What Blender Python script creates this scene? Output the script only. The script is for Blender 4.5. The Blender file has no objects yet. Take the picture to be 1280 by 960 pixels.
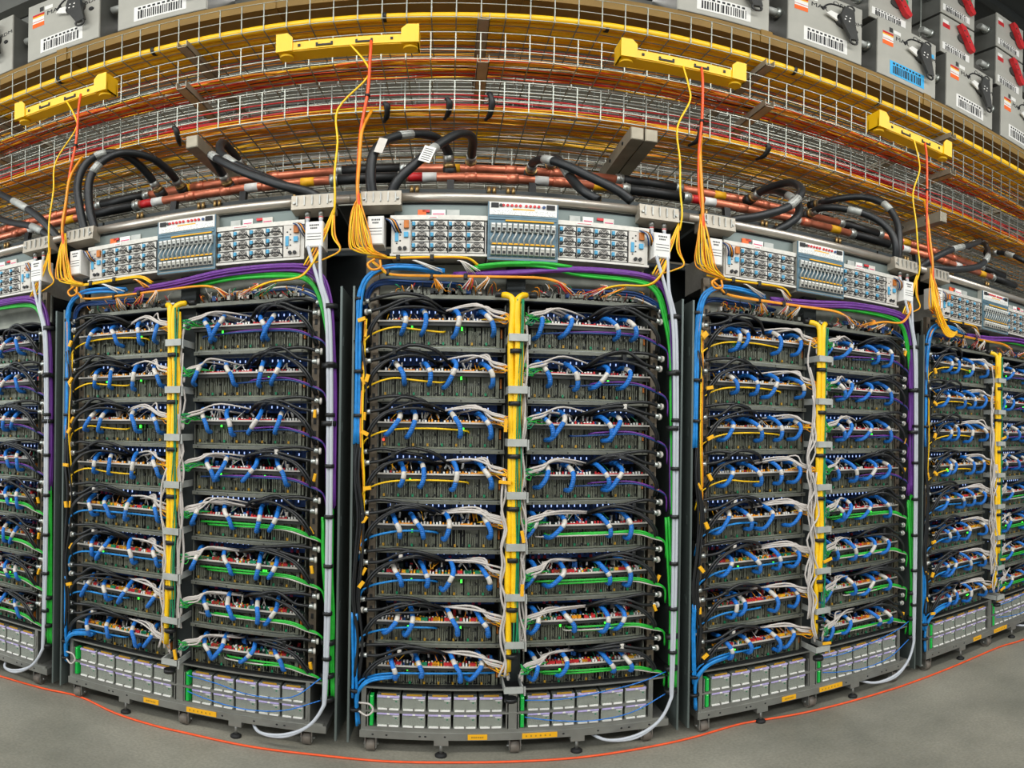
import bpy, math, random
from mathutils import Vector, Matrix
C = bpy.context.scene.collection
SC = bpy.context.scene
rnd = random.Random(7)

# ------------------------------------------------------------------ camera, world, lights, exposure
# one 360-degree style panorama lens: an equirectangular window of the row of racks, which runs along X at y = 2.1 m
PXR, CX, HY, ROLL = 733.75, 562.01, 538.22, 0.01339          # pixels per radian, columns / rows of the optical axis
cam = bpy.data.cameras.new('camera')
cam.type = 'PANO'
cam.panorama_type = 'EQUIRECTANGULAR'
cam.longitude_min = -CX / PXR
cam.longitude_max = (1280 - CX) / PXR
cam.latitude_max = HY / PXR
cam.latitude_min = -(960 - HY) / PXR
cam.clip_start = 0.05
cam.clip_end = 100
camo = bpy.data.objects.new('camera', cam)
C.objects.link(camo)
camo.location = (0, 0, 1.31)
camo.rotation_mode = 'XYZ'
camo.matrix_world = Matrix.Translation((0, 0, 1.31)) @ Matrix.Rotation(-ROLL, 4, 'Y') @ Matrix.Rotation(math.radians(90), 4, 'X')
SC.camera = camo

w = bpy.data.worlds.new('hall_air')
SC.world = w
w.use_nodes = True
w.node_tree.nodes['Background'].inputs[0].default_value = (0.92, 0.97, 1.0, 1)
w.node_tree.nodes['Background'].inputs[1].default_value = 0.31

def area(name, loc, rot, sx, sy, power, col):
    l = bpy.data.lights.new(name, 'AREA')
    l.shape = 'RECTANGLE'; l.size = sx; l.size_y = sy; l.energy = power; l.color = col
    o = bpy.data.objects.new(name, l); C.objects.link(o)
    o.location = loc; o.rotation_euler = rot
    return o
# strip luminaires of the aisle, hung well above the frame
area('aisle_light', (0.3, -0.7, 5.2), (math.radians(22), 0, 0), 11.0, 0.5, 185, (1.0, 0.97, 0.90))
area('aisle_light', (0.3, -3.2, 4.6), (math.radians(42), 0, 0), 11.0, 0.8, 215, (0.95, 0.98, 1.0))
area('left_end_light', (-7.2, -1.2, 2.6), (math.radians(80), 0, math.radians(-68)), 3.0, 3.2, 130, (0.90, 0.97, 1.0))   # cool light added from the left end of the aisle, its source unseen
area('rear_light', (1.0, 4.4, 5.6), (0, 0, 0), 10.0, 0.4, 110, (1.0, 0.97, 0.92))

SC.view_settings.view_transform = 'Standard'
SC.view_settings.look = 'None'
SC.view_settings.exposure = 0.32
SC.view_settings.gamma = 1.0
SC.view_settings.use_curve_mapping = False

# ------------------------------------------------------------------ materials
def lin(c):
    c = c / 255.0
    return c / 12.92 if c <= 0.04045 else ((c + 0.055) / 1.055) ** 2.4
def rgb(r, g, b): return (lin(r), lin(g), lin(b), 1)

def mat(name, col, rough=0.5, metal=0.0, var=0.12, scale=30.0, emit=0.0, bump=0.0, spec=0.5):
    m = bpy.data.materials.new(name); m.use_nodes = True
    nt = m.node_tree; b = nt.nodes['Principled BSDF']
    b.inputs['Roughness'].default_value = rough
    b.inputs['Metallic'].default_value = metal
    b.inputs['Specular IOR Level'].default_value = spec
    c = rgb(*col)
    if var > 0 and emit == 0:
        tc = nt.nodes.new('ShaderNodeTexCoord')
        n = nt.nodes.new('ShaderNodeTexNoise'); n.inputs['Scale'].default_value = scale; n.inputs['Detail'].default_value = 4
        nt.links.new(tc.outputs['Object'], n.inputs['Vector'])
        r = nt.nodes.new('ShaderNodeValToRGB')
        r.color_ramp.elements[0].position = 0.3; r.color_ramp.elements[1].position = 0.7
        r.color_ramp.elements[0].color = tuple(x * (1 - var) for x in c[:3]) + (1,)
        r.color_ramp.elements[1].color = tuple(min(1, x * (1 + var)) for x in c[:3]) + (1,)
        nt.links.new(n.outputs['Fac'], r.inputs['Fac'])
        nt.links.new(r.outputs['Color'], b.inputs['Base Color'])
        if bump > 0:
            bm = nt.nodes.new('ShaderNodeBump'); bm.inputs['Strength'].default_value = bump; bm.inputs['Distance'].default_value = 0.004
            nt.links.new(n.outputs['Fac'], bm.inputs['Height']); nt.links.new(bm.outputs['Normal'], b.inputs['Normal'])
    else:
        b.inputs['Base Color'].default_value = c
    if emit > 0:
        b.inputs['Emission Color'].default_value = c
        b.inputs['Emission Strength'].default_value = emit
    return m

M = {}
def dm(key, *a, **k): M[key] = mat(key, *a, **k)
dm('steel', (158, 158, 152), 0.38, 0.75, 0.12, 12)
dm('rail_steel', (196, 188, 176), 0.34, 0.75, 0.10, 10)
dm('panel_grey', (108, 118, 114), 0.42, 0.45, 0.08, 6)
dm('panel_dark', (44, 50, 50), 0.5, 0.3, 0.15, 8)
dm('chassis', (122, 123, 112), 0.45, 0.4, 0.2, 20)
dm('chassis_dark', (30, 31, 31), 0.6, 0.1, 0.25, 30)
dm('slot_metal', (128, 130, 114), 0.42, 0.4, 0.3, 14)
dm('black', (17, 18, 18), 0.5, 0, 0.2, 40)
dm('black_cable', (26, 27, 28), 0.38, 0, 0.2, 30)
dm('hose_rubber', (27, 30, 32), 0.45, 0, 0.2, 30)
dm('white_cable', (196, 188, 180), 0.5, 0, 0.08, 30)
dm('grey_hose', (186, 190, 196), 0.38, 0, 0.05, 20)
dm('blue_hose', (32, 116, 204), 0.42, 0, 0.15, 60)
dm('blue_cable', (24, 128, 200), 0.4, 0, 0.2, 40)
dm('blue_dark', (18, 58, 112), 0.4, 0, 0.2, 40)
dm('purple', (104, 48, 138), 0.42, 0, 0.15, 40)
dm('green', (38, 176, 52), 0.4, 0, 0.15, 40)
dm('teal', (20, 128, 84), 0.45, 0, 0.15, 40)
dm('yellow', (250, 198, 14), 0.42, 0, 0.10, 30)
dm('yellow_duct', (246, 192, 12), 0.40, 0, 0.06, 8)
dm('amber', (232, 148, 18), 0.42, 0, 0.15, 30)
dm('orange', (236, 84, 30), 0.42, 0, 0.12, 30)
dm('red', (196, 28, 34), 0.42, 0, 0.15, 30)
dm('tag_yellow', (240, 176, 22), 0.5, 0, 0.05, 20)
dm('tag_dull', (176, 134, 36), 0.5, 0, 0.2, 60)
dm('white', (232, 230, 224), 0.5, 0, 0.04, 20)
dm('offwhite', (206, 200, 190), 0.45, 0.1, 0.06, 30)
dm('beige_box', (166, 158, 144), 0.42, 0.35, 0.08, 12)
dm('psu', (206, 202, 192), 0.42, 0.2, 0.08, 60)
dm('latch_blue', (70, 158, 198), 0.4, 0, 0.1, 30)
dm('breaker_blue', (86, 116, 130), 0.4, 0.1, 0.15, 30)
dm('grey_light', (176, 178, 172), 0.45, 0.2, 0.12, 30)
dm('copper', (226, 132, 100), 0.34, 0.55, 0.22, 18)
dm('brass', (170, 140, 90), 0.35, 0.85, 0.2, 40)
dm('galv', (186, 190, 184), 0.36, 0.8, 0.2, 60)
dm('wire', (150, 154, 146), 0.34, 0.6, 0.1, 30)
dm('raceway_shaded_yellow', (128, 98, 36), 0.5, 0, 0.12, 6)  # yellow raceway seen in shadow: the shade is put into this brown
dm('strut', (156, 148, 130), 0.5, 0.35, 0.1, 20)
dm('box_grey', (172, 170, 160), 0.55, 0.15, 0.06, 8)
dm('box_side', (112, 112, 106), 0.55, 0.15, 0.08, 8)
dm('lever_grey', (62, 62, 60), 0.5, 0.3, 0.1, 20)
dm('orange_tag', (244, 104, 30), 0.5, 0, 0.03, 20)
dm('sky_tag', (60, 176, 232), 0.5, 0, 0.04, 20)
dm('ink', (24, 24, 26), 0.6, 0, 0.0)
dm('rubber', (20, 20, 20), 0.7, 0, 0.2, 30)
dm('wheel', (112, 104, 94), 0.6, 0, 0.2, 40)
dm('upright', (120, 108, 92), 0.45, 0.5, 0.2, 30)
dm('lilac', (190, 176, 222), 0.4, 0.1, 0.12, 80)
dm('brown_box', (190, 108, 30), 0.5, 0, 0.25, 40)
dm('pcb', (26, 44, 36), 0.6, 0, 0.3, 60)
dm('red_chip', (196, 40, 44), 0.45, 0, 0.2, 60)
dm('pink', (206, 60, 110), 0.45, 0, 0.2, 60)
dm('led_blue', (176, 202, 255), 0.3, emit=0.95, var=0)
dm('led_green', (60, 255, 60), 0.3, emit=2.2, var=0)
dm('led_bar', (24, 170, 66), 0.2, emit=0.14, var=0)
dm('led_red', (255, 60, 40), 0.3, emit=2.0, var=0)
dm('panel_blue', (58, 102, 186), 0.4, 0.1, 0.3, 50)
dm('wall_paint', (122, 116, 102), 0.8, 0, 0.15, 1.2)
dm('ceiling_metal', (70, 72, 70), 0.6, 0.2, 0.15, 2)

def corrugated(m, dens):
    nt = m.node_tree; b = nt.nodes['Principled BSDF']
    tc = nt.nodes.new('ShaderNodeTexCoord'); wv = nt.nodes.new('ShaderNodeTexWave')
    wv.bands_direction = 'Z'; wv.inputs['Scale'].default_value = dens; wv.inputs['Distortion'].default_value = 0.5
    bm = nt.nodes.new('ShaderNodeBump'); bm.inputs['Strength'].default_value = 0.5; bm.inputs['Distance'].default_value = 0.003
    nt.links.new(tc.outputs['Object'], wv.inputs['Vector']); nt.links.new(wv.outputs['Fac'], bm.inputs['Height'])
    nt.links.new(bm.outputs['Normal'], b.inputs['Normal'])
corrugated(M['blue_hose'], 60)

def speckle(m, dark, light, scale):
    nt = m.node_tree; b = nt.nodes['Principled BSDF']
    tc = nt.nodes.new('ShaderNodeTexCoord'); v = nt.nodes.new('ShaderNodeTexVoronoi'); v.inputs['Scale'].default_value = scale
    r = nt.nodes.new('ShaderNodeValToRGB'); r.color_ramp.elements[0].color = rgb(*dark); r.color_ramp.elements[1].color = rgb(*light)
    r.color_ramp.elements[0].position = 0.05; r.color_ramp.elements[1].position = 0.5
    nt.links.new(tc.outputs['Object'], v.inputs['Vector']); nt.links.new(v.outputs['Distance'], r.inputs['Fac'])
    nt.links.new(r.outputs['Color'], b.inputs['Base Color'])
dm('module_face', (170, 174, 168), 0.36, 0.55)
speckle(M['module_face'], (64, 68, 62), (176, 180, 170), 420)
dm('perforated', (214, 214, 210), 0.45, 0.2)
speckle(M['perforated'], (70, 72, 74), (226, 226, 220), 260)

def concrete():
    m = bpy.data.materials.new('polished_concrete'); m.use_nodes = True
    nt = m.node_tree; b = nt.nodes['Principled BSDF']
    tc = nt.nodes.new('ShaderNodeTexCoord')
    a = nt.nodes.new('ShaderNodeTexNoise'); a.inputs['Scale'].default_value = 1.7; a.inputs['Detail'].default_value = 8; a.inputs['Roughness'].default_value = 0.6
    f = nt.nodes.new('ShaderNodeTexNoise'); f.inputs['Scale'].default_value = 90; f.inputs['Detail'].default_value = 3
    for n in (a, f): nt.links.new(tc.outputs['Object'], n.inputs['Vector'])
    r = nt.nodes.new('ShaderNodeValToRGB')
    r.color_ramp.elements[0].position = 0.32; r.color_ramp.elements[0].color = rgb(116, 115, 104)
    r.color_ramp.elements[1].position = 0.7; r.color_ramp.elements[1].color = rgb(154, 150, 136)
    nt.links.new(a.outputs['Fac'], r.inputs['Fac'])
    mx = nt.nodes.new('ShaderNodeMixRGB'); mx.blend_type = 'OVERLAY'; mx.inputs[0].default_value = 0.35
    nt.links.new(r.outputs['Color'], mx.inputs[1]); nt.links.new(f.outputs['Fac'], mx.inputs[2])
    nt.links.new(mx.outputs['Color'], b.inputs['Base Color'])
    b.inputs['Roughness'].default_value = 0.42
    bm = nt.nodes.new('ShaderNodeBump'); bm.inputs['Strength'].default_value = 0.12; bm.inputs['Distance'].default_value = 0.002
    nt.links.new(f.outputs['Fac'], bm.inputs['Height']); nt.links.new(bm.outputs['Normal'], b.inputs['Normal'])
    return m
M['concrete'] = concrete()

# ------------------------------------------------------------------ mesh helpers
def smooth_path(pts, sub):
    if sub <= 1 or len(pts) < 3: return [Vector(p) for p in pts]
    P = [Vector(p) for p in pts]
    P = [P[0] * 2 - P[1]] + P + [P[-1] * 2 - P[-2]]
    out = []
    for i in range(1, len(P) - 2):
        a, b, c, d = P[i - 1:i + 3]
        for k in range(sub):
            t = k / sub
            out.append(0.5 * ((2 * b) + (c - a) * t + (2 * a - 5 * b + 4 * c - d) * t * t + (3 * b - a - 3 * c + d) * t ** 3))
    out.append(P[-2])
    return out

class MB:
    def __init__(s): s.v = []; s.f = []; s.mi = []; s.sm = []; s.m = 0
    def face(s, idx, smooth=False): s.f.append(idx); s.mi.append(s.m); s.sm.append(smooth)
    def box(s, x0, x1, y0, y1, z0, z1):
        n = len(s.v)
        s.v += [(x0, y0, z0), (x1, y0, z0), (x1, y1, z0), (x0, y1, z0), (x0, y0, z1), (x1, y0, z1), (x1, y1, z1), (x0, y1, z1)]
        for q in ((0, 3, 2, 1), (4, 5, 6, 7), (0, 1, 5, 4), (1, 2, 6, 5), (2, 3, 7, 6), (3, 0, 4, 7)): s.face([n + i for i in q])
        return s
    def bbox(s, x0, x1, y0, y1, z0, z1, c=0.003):
        # box with its front face bevelled by c
        n = len(s.v)
        s.v += [(x0, y1, z0), (x1, y1, z0), (x1, y1, z1), (x0, y1, z1), (x0, y0 + c, z0), (x1, y0 + c, z0), (x1, y0 + c, z1), (x0, y0 + c, z1),
                (x0 + c, y0, z0 + c), (x1 - c, y0, z0 + c), (x1 - c, y0, z1 - c), (x0 + c, y0, z1 - c)]
        for i in range(4):
            j = (i + 1) % 4
            s.face([n + i, n + j, n + 4 + j, n + 4 + i]); s.face([n + 4 + i, n + 4 + j, n + 8 + j, n + 8 + i])
        s.face([n + 8, n + 9, n + 10, n + 11]); s.face([n + 3, n + 2, n + 1, n])
        return s
    def bar(s, p, q, wx, wz):
        p = Vector(p); q = Vector(q); d = (q - p).normalized()
        up = Vector((0, 0, 1)) if abs(d.z) < 0.95 else Vector((0, 1, 0))
        a = d.cross(up).normalized() * wx / 2; b = a.cross(d).normalized() * wz / 2
        n = len(s.v)
        for e in (p, q): s.v += [tuple(e - a - b), tuple(e + a - b), tuple(e + a + b), tuple(e - a + b)]
        for i in range(4):
            j = (i + 1) % 4; s.face([n + i, n + j, n + 4 + j, n + 4 + i])
        s.face([n + 3, n + 2, n + 1, n]); s.face([n + 4, n + 5, n + 6, n + 7])
        return s
    def tube(s, pts, r, n=6, sub=4, caps=True):
        P = smooth_path(pts, sub); L = len(P); base = len(s.v)
        t = (P[1] - P[0]).normalized()
        ref = Vector((0, 0, 1)) if abs(t.z) < 0.9 else Vector((0, 1, 0))
        nrm = t.cross(ref).normalized()
        for i in range(L):
            t = (P[min(i + 1, L - 1)] - P[max(i - 1, 0)])
            t = t.normalized() if t.length > 1e-9 else Vector((0, 0, 1))
            nrm = (nrm - t * nrm.dot(t))
            nrm = nrm.normalized() if nrm.length > 1e-6 else t.orthogonal().normalized()
            b = t.cross(nrm)
            rr = r[min(i * len(r) // L, len(r) - 1)] if isinstance(r, (list, tuple)) else r
            for k in range(n):
                a = 2 * math.pi * k / n
                v = P[i] + (nrm * math.cos(a) + b * math.sin(a)) * rr
                s.v.append((v.x, v.y, v.z))
        for i in range(L - 1):
            for k in range(n):
                j = (k + 1) % n
                s.face([base + i * n + k, base + i * n + j, base + (i + 1) * n + j, base + (i + 1) * n + k], True)
        if caps:
            s.face([base + k for k in range(n)][::-1]); s.face([base + (L - 1) * n + k for k in range(n)])
        return s
    def cyl(s, p, q, r, n=10): return s.tube([p, q], r, n, 1)
    def ring(s, c, R, r, n=12, k=4, axis='y'):
        base = len(s.v)
        for i in range(n):
            a = 2 * math.pi * i / n
            for j in range(k):
                b = 2 * math.pi * j / k
                u = R + r * math.cos(b); h = r * math.sin(b)
                if axis == 'y': s.v.append((c[0] + u * math.cos(a), c[1] + h, c[2] + u * math.sin(a)))
                elif axis == 'x': s.v.append((c[0] + h, c[1] + u * math.cos(a), c[2] + u * math.sin(a)))
                else: s.v.append((c[0] + u * math.cos(a), c[1] + u * math.sin(a), c[2] + h))
        for i in range(n):
            for j in range(k):
                i2 = (i + 1) % n; j2 = (j + 1) % k
                s.face([base + i * k + j, base + i2 * k + j, base + i2 * k + j2, base + i * k + j2], True)
        return s
    def prism(s, poly, y0, y1):
        # poly: (x, z) outline, counter-clockwise seen from -Y; extruded from y0 (front) to y1
        n = len(s.v); k = len(poly)
        s.v += [(x, y0, z) for x, z in poly] + [(x, y1, z) for x, z in poly]
        s.face([n + i for i in range(k)]); s.face([n + k + i for i in range(k)][::-1])
        for i in range(k):
            j = (i + 1) % k; s.face([n + j, n + i, n + k + i, n + k + j])
        return s
    def prism_x(s, poly, x0, x1):
        n = len(s.v); k = len(poly)
        s.v += [(x0, y, z) for y, z in poly] + [(x1, y, z) for y, z in poly]
        s.face([n + i for i in range(k)]); s.face([n + k + i for i in range(k)][::-1])
        for i in range(k):
            j = (i + 1) % k; s.face([n + j, n + i, n + k + i, n + k + j])
        return s
    def mesh(s, name, mats):
        me = bpy.data.meshes.new(name)
        me.from_pydata(s.v, [], s.f)
        if isinstance(mats, str): mats = [mats]
        for m in mats: me.materials.append(M[m])
        me.polygons.foreach_set('material_index', s.mi)
        me.polygons.foreach_set('use_smooth', s.sm)
        me.update()
        return me
    def build(s, name, mats, parent=None, loc=None): return ob(name, s.mesh(name, mats), parent, loc)

def ob(name, me, parent=None, loc=None):
    o = bpy.data.objects.new(name, me); C.objects.link(o)
    if parent is not None: o.parent = parent
    if loc is not None: o.location = loc
    return o
def tag(o, label, cat, group=None, kind=None):
    o['label'] = label; o['category'] = cat
    if group: o['group'] = group
    if kind: o['kind'] = kind
    return o
def thing(name, label, cat, loc=(0, 0, 0), group=None):
    o = bpy.data.objects.new(name, None); C.objects.link(o); o.location = loc
    o.empty_display_size = 0.05
    return tag(o, label, cat, group)
def struct(name, mb, m):
    o = mb.build(name, m); o['kind'] = 'structure'; return o
def copy_tree(o, parent=None):
    c = o.copy(); C.objects.link(c); c.parent = parent
    for ch in list(o.children): copy_tree(ch, c)
    return c

# ------------------------------------------------------------------ layout of the row
PITCH, B0, YF = 1.27, -2.911, 2.1
RACK = ['rack cut by the left edge', 'second rack from the left', 'middle rack', 'fourth rack from the left', 'rightmost rack']
RK = ['left-edge rack', 'second rack', 'middle rack', 'fourth rack', 'rightmost rack']
ROWN = ['top', 'second', 'third', 'fourth', 'fifth', 'sixth', 'seventh', 'bottom']
LEDGE = [1.710 - 0.1847 * i for i in range(8)]
def BX(k): return B0 + PITCH * k

# ------------------------------------------------------------------ the setting
struct('floor', MB().box(-9, 11, -8, 9, -0.1, 0), 'concrete')
struct('wall_back', MB().box(-9, 11, 7.0, 7.2, 0, 7.0), 'wall_paint')
cl = struct('ceiling', MB().box(-9, 11, 1.6, 7.0, 6.9, 7.05), 'ceiling_metal')
for i in range(9):
    pr = MB(); pr.box(-9, 11, 2.0 + i * 0.55, 2.08 + i * 0.55, 6.78, 6.9)
    pr.build('deck_rib', 'ceiling_metal', cl)

# ------------------------------------------------------------------ one rack (parts local to its front left corner on the floor)
def make_rack():
    r = thing('server_rack', RACK[0], 'server rack', (BX(0), YF, 0), 'open server racks in the row')
    for x0 in (0.018, 1.242):
        s = MB(); s.box(x0, x0 + 0.004, 0.0, 0.62, 0.055, 1.84); s.box(x0 - 0.002, x0 + 0.006, -0.004, 0.006, 0.055, 1.84)
        for z in (0.3, 0.62, 0.95, 1.3, 1.62): s.box(x0 - 0.0015, x0 + 0.0055, 0.03, 0.05, z, z + 0.035)
        s.build('side_panel', 'panel_grey', r)
    MB().box(0.03, 1.24, 0.62, 0.64, 0.1, 2.18).build('back_panel', 'panel_dark', r)
    for x0 in (0.078, 1.128):
        s = MB(); s.box(x0, x0 + 0.028, 0.035, 0.06, 0.3, 1.95)
        s.m = 1
        for i in range(34): s.box(x0 + 0.009, x0 + 0.019, 0.033, 0.036, 0.34 + i * 0.047, 0.362 + i * 0.047)
        s.build('upright', ['upright', 'chassis_dark'], r)
    MB().box(0.575, 0.643, 0.05, 0.5, 0.32, 1.95).build('center_post', 'panel_dark', r)
    # base frame on casters and feet
    b = MB(); b.box(0.062, 1.208, 0.0, 0.6, 0.084, 0.118); b.box(0.075, 1.195, 0.004, 0.02, 0.118, 0.128)
    b.m = 1
    for x in (0.11, 0.16, 0.28, 0.30, 0.37, 0.5, 0.7, 0.8, 0.93, 1.02, 1.05, 1.13): b.ring((x, -0.0005, 0.101), 0.0025, 0.002, 6, 3)
    bf = b.build('base_frame', ['steel', 'ink'], r)
    for x0, x1 in ((0.452, 0.522), (0.648, 0.776)):
        s = MB(); s.box(x0, x1, -0.003, 0.0, 0.089, 0.113); s.m = 1
        for i in range(6):
            xa = x0 + 0.012 + i * (x1 - x0 - 0.024) / 6
            s.box(xa, xa + 0.006, -0.0036, -0.003, 0.097, 0.105)
        s.build('label_sticker', ['tag_yellow', 'tag_dull'], bf)
    for x in (0.10, 0.625, 1.13):
        cs = MB(); cs.box(x - 0.022, x - 0.018, 0.02, 0.07, 0.022, 0.084); cs.box(x + 0.018, x + 0.022, 0.02, 0.07, 0.022, 0.084)
        cs.box(x - 0.028, x + 0.028, 0.01, 0.09, 0.078, 0.084); cs.cyl((x - 0.028, 0.045, 0.032), (x + 0.028, 0.045, 0.032), 0.006, 8)
        co = cs.build('caster', 'steel', r)
        MB().cyl((x - 0.016, 0.045, 0.031), (x + 0.016, 0.045, 0.031), 0.031, 16).build('wheel', 'wheel', co)
    for x in (0.357, 0.853):
        f = MB(); f.box(x - 0.026, x + 0.026, 0.0, 0.04, 0.058, 0.084); f.cyl((x, 0.015, 0.012), (x, 0.015, 0.06), 0.006, 8)
        fo = f.build('leveling_foot', 'steel', r)
        MB().tube([(x, 0.015, 0.0), (x, 0.015, 0.008), (x, 0.015, 0.016)], [0.022, 0.022, 0.012], 14, 1).build('foot_pad', 'rubber', fo)
    # battery housing: posts and rails around the four shelves
    h = MB()
    for x0, x1 in ((0.066, 0.083), (0.598, 0.628), (1.128, 1.145)): h.box(x0, x1, 0.006, 0.3, 0.118, 0.325)
    h.box(0.07, 1.19, 0.0, 0.03, 0.312, 0.320); h.box(0.083, 1.128, 0.004, 0.02, 0.203, 0.211); h.box(0.083, 1.128, 0.004, 0.02, 0.126, 0.134)
    h.build('battery_housing', 'steel', r)
    MB().box(0.03, 1.24, 0.0, 0.6, 0.320, 0.326).build('base_cover', 'chassis_dark', r)
    MB().box(0.084, 1.128, 0.1, 0.3, 0.126, 0.312).build('housing_back', 'black', r)
    # top rail with its two junction boxes
    t = MB(); t.tube([(0.0, 0.02, 2.199), (1.268, 0.02, 2.199)], 0.019, 12, 1)
    t.build('top_rail', 'rail_steel', r)
    MB().box(0.05, 1.22, 0.03, 0.55, 2.168, 2.182).build('roof_plate', 'panel_dark', r)
    MB().box(0.16, 1.07, 0.028, 0.034, 2.09, 2.170).build('header_plate', 'panel_grey', r)
    for x0, x1 in ((0.042, 0.188), (1.056, 1.214)):
        j = MB(); j.prism_x([(-0.03, 2.150), (-0.022, 2.212), (0.05, 2.216), (0.05, 2.142)], x0, x1)
        j.m = 1
        n = 5
        for i in range(n):
            xc = x0 + (x1 - x0) * (i + 0.75) / (n + 0.5)
            j.box(xc - 0.0022, xc + 0.0022, -0.0315, -0.024, 2.166, 2.204)
        for xc in (x0 + 0.012, x1 - 0.012): j.cyl((xc, -0.033, 2.178), (xc, -0.022, 2.178), 0.005, 8)
        j.build('junction_box', ['beige_box', 'steel'], r)
    for x0, x1, z0, z1 in ((0.070, 0.128, 1.990, 2.104), (1.112, 1.178, 1.990, 2.094)):
        tb = MB(); tb.bbox(x0, x1, -0.035, 0.05, z0, z1, 0.004)
        to = tb.build('terminal_box', 'white', r)
        p = MB()
        for i, (a, c) in enumerate(((0.25, 0.8), (0.3, 0.7), (0.1, 0.9), (0.12, 0.88), (0.1, 0.9))):
            z = z1 - 0.016 - i * 0.012 - (0.010 if i > 1 else 0)
            th = 0.003 if i < 2 else 0.001
            if i < 2:
                for q in range(5):
                    xa = x0 + (x1 - x0) * (a + (c - a) * q / 5)
                    p.box(xa, xa + (x1 - x0) * (c - a) * 0.14, -0.0358, -0.035, z - th, z + th)
            else: p.box(x0 + (x1 - x0) * a, x0 + (x1 - x0) * c, -0.0358, -0.035, z - th, z + th)
        p.build('printed_lines', 'lever_grey', to)
    for x in (1.112, 1.163):
        g = MB(); g.cyl((x, -0.002, 2.15), (x, -0.002, 2.125), 0.010, 8); g.m = 1; g.cyl((x, -0.002, 2.126), (x, -0.002, 2.112), 0.0085, 8)
        g.m = 2; g.cyl((x, -0.002, 2.119), (x, -0.002, 2.123), 0.0092, 8)
        g.build('hose_gland', ['steel', 'white', 'red'], r)
    for i in range(8):
        c = MB(); z = LEDGE[i] - 0.083
        c.box(0.572, 0.640, -0.078, -0.070, z, z + 0.026); c.box(0.572, 0.577, -0.078, 0.06, z, z + 0.026); c.box(0.635, 0.640, -0.078, 0.06, z, z + 0.026)
        c.box(0.642, 0.648, -0.075, -0.065, z - 0.012, z + 0.024)
        c.build('cable_clip', 'grey_light', r)
    # the black bar and busbar above the first trays
    MB().box(0.10, 1.14, 0.09, 0.10, 1.812, 1.945).build('patch_plate', 'chassis', r)
    MB().box(0.10, 1.14, 0.01, 0.03, 1.792, 1.806).build('cross_bar', 'chassis', r)
    MB().box(0.10, 1.14, 0.04, 0.5, 1.80, 1.812).build('mid_plate', 'chassis_dark', r)
    return r

racks = [make_rack()]
for k in range(1, 5):
    c = copy_tree(racks[0]); c.location = (BX(k), YF, 0); racks.append(c)
RL = ['open server rack cut off by the left edge of the photo', 'open server rack on casters, second from the left edge',
      'open server rack at the middle, facing the camera squarely', 'open server rack right of the middle one',
      'rightmost open server rack, cut by the right edge']
for r, l in zip(racks, RL): r['label'] = l

# ------------------------------------------------------------------ battery shelves
def make_battery(x0):
    s = thing('battery_shelf', '', 'battery shelf', (0, 0, 0), 'battery shelves in the rack bases')
    tr = MB(); tr.box(0, 0.505, 0.0, 0.2, 0.0, 0.003); tr.box(0, 0.004, 0, 0.2, 0, 0.066); tr.box(0.501, 0.505, 0, 0.2, 0, 0.066)
    tr.build('tray', 'steel', s)
    MB().bbox(0.010, 0.022, -0.004, 0.03, 0.006, 0.066, 0.003).build('indicator', 'led_bar', s)
    mb = MB(); mb.bbox(0, 0.084, 0.006, 0.12, 0.003, 0.068, 0.002)
    m1 = mb.mesh('battery_module', 'module_face')
    a = MB(); a.box(0.002, 0.082, 0.0, 0.006, 0.060, 0.068); a.m = 1; a.box(0.038, 0.048, -0.002, 0.0, 0.061, 0.067)
    m2 = a.mesh('top_strip', ['lilac', 'white'])
    a = MB(); a.box(0.004, 0.080, 0.001, 0.006, 0.004, 0.010); a.m = 1; a.box(0.039, 0.045, 0.0, 0.006, 0.003, 0.016)
    a.m = 0; a.box(0.058, 0.080, 0.0045, 0.006, 0.050, 0.055); a.m = 2; a.box(0.068, 0.073, 0.0045, 0.006, 0.040, 0.045)
    m3 = a.mesh('lower_plate', ['white', 'steel', 'teal'])
    a = MB(); a.box(0.016, 0.071, 0.004, 0.006, 0.0695, 0.0775)
    m4 = a.mesh('caution_tag', 'tag_dull')
    for i in range(5):
        m = ob('battery_module', m1, s, (0.034 + i * 0.0925, 0, 0))
        ob('top_strip', m2, m); ob('lower_plate', m3, m); ob('caution_tag', m4, m)
    return s
bat0 = make_battery(0)
first = True
for k in range(5):
    for bay in (0, 1):
        if k == 0 and bay == 0: continue
        for row in (0, 1):
            o = bat0 if first else copy_tree(bat0); first = False
            o.location = (BX(k) + (0.088, 0.632)[bay], YF + 0.004, (0.2115, 0.1345)[row])
            o['label'] = 'battery shelf of five silver modules, %s row, %s half, base of %s' % (('upper', 'lower')[row], ('left', 'right')[bay], RK[k])

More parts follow.
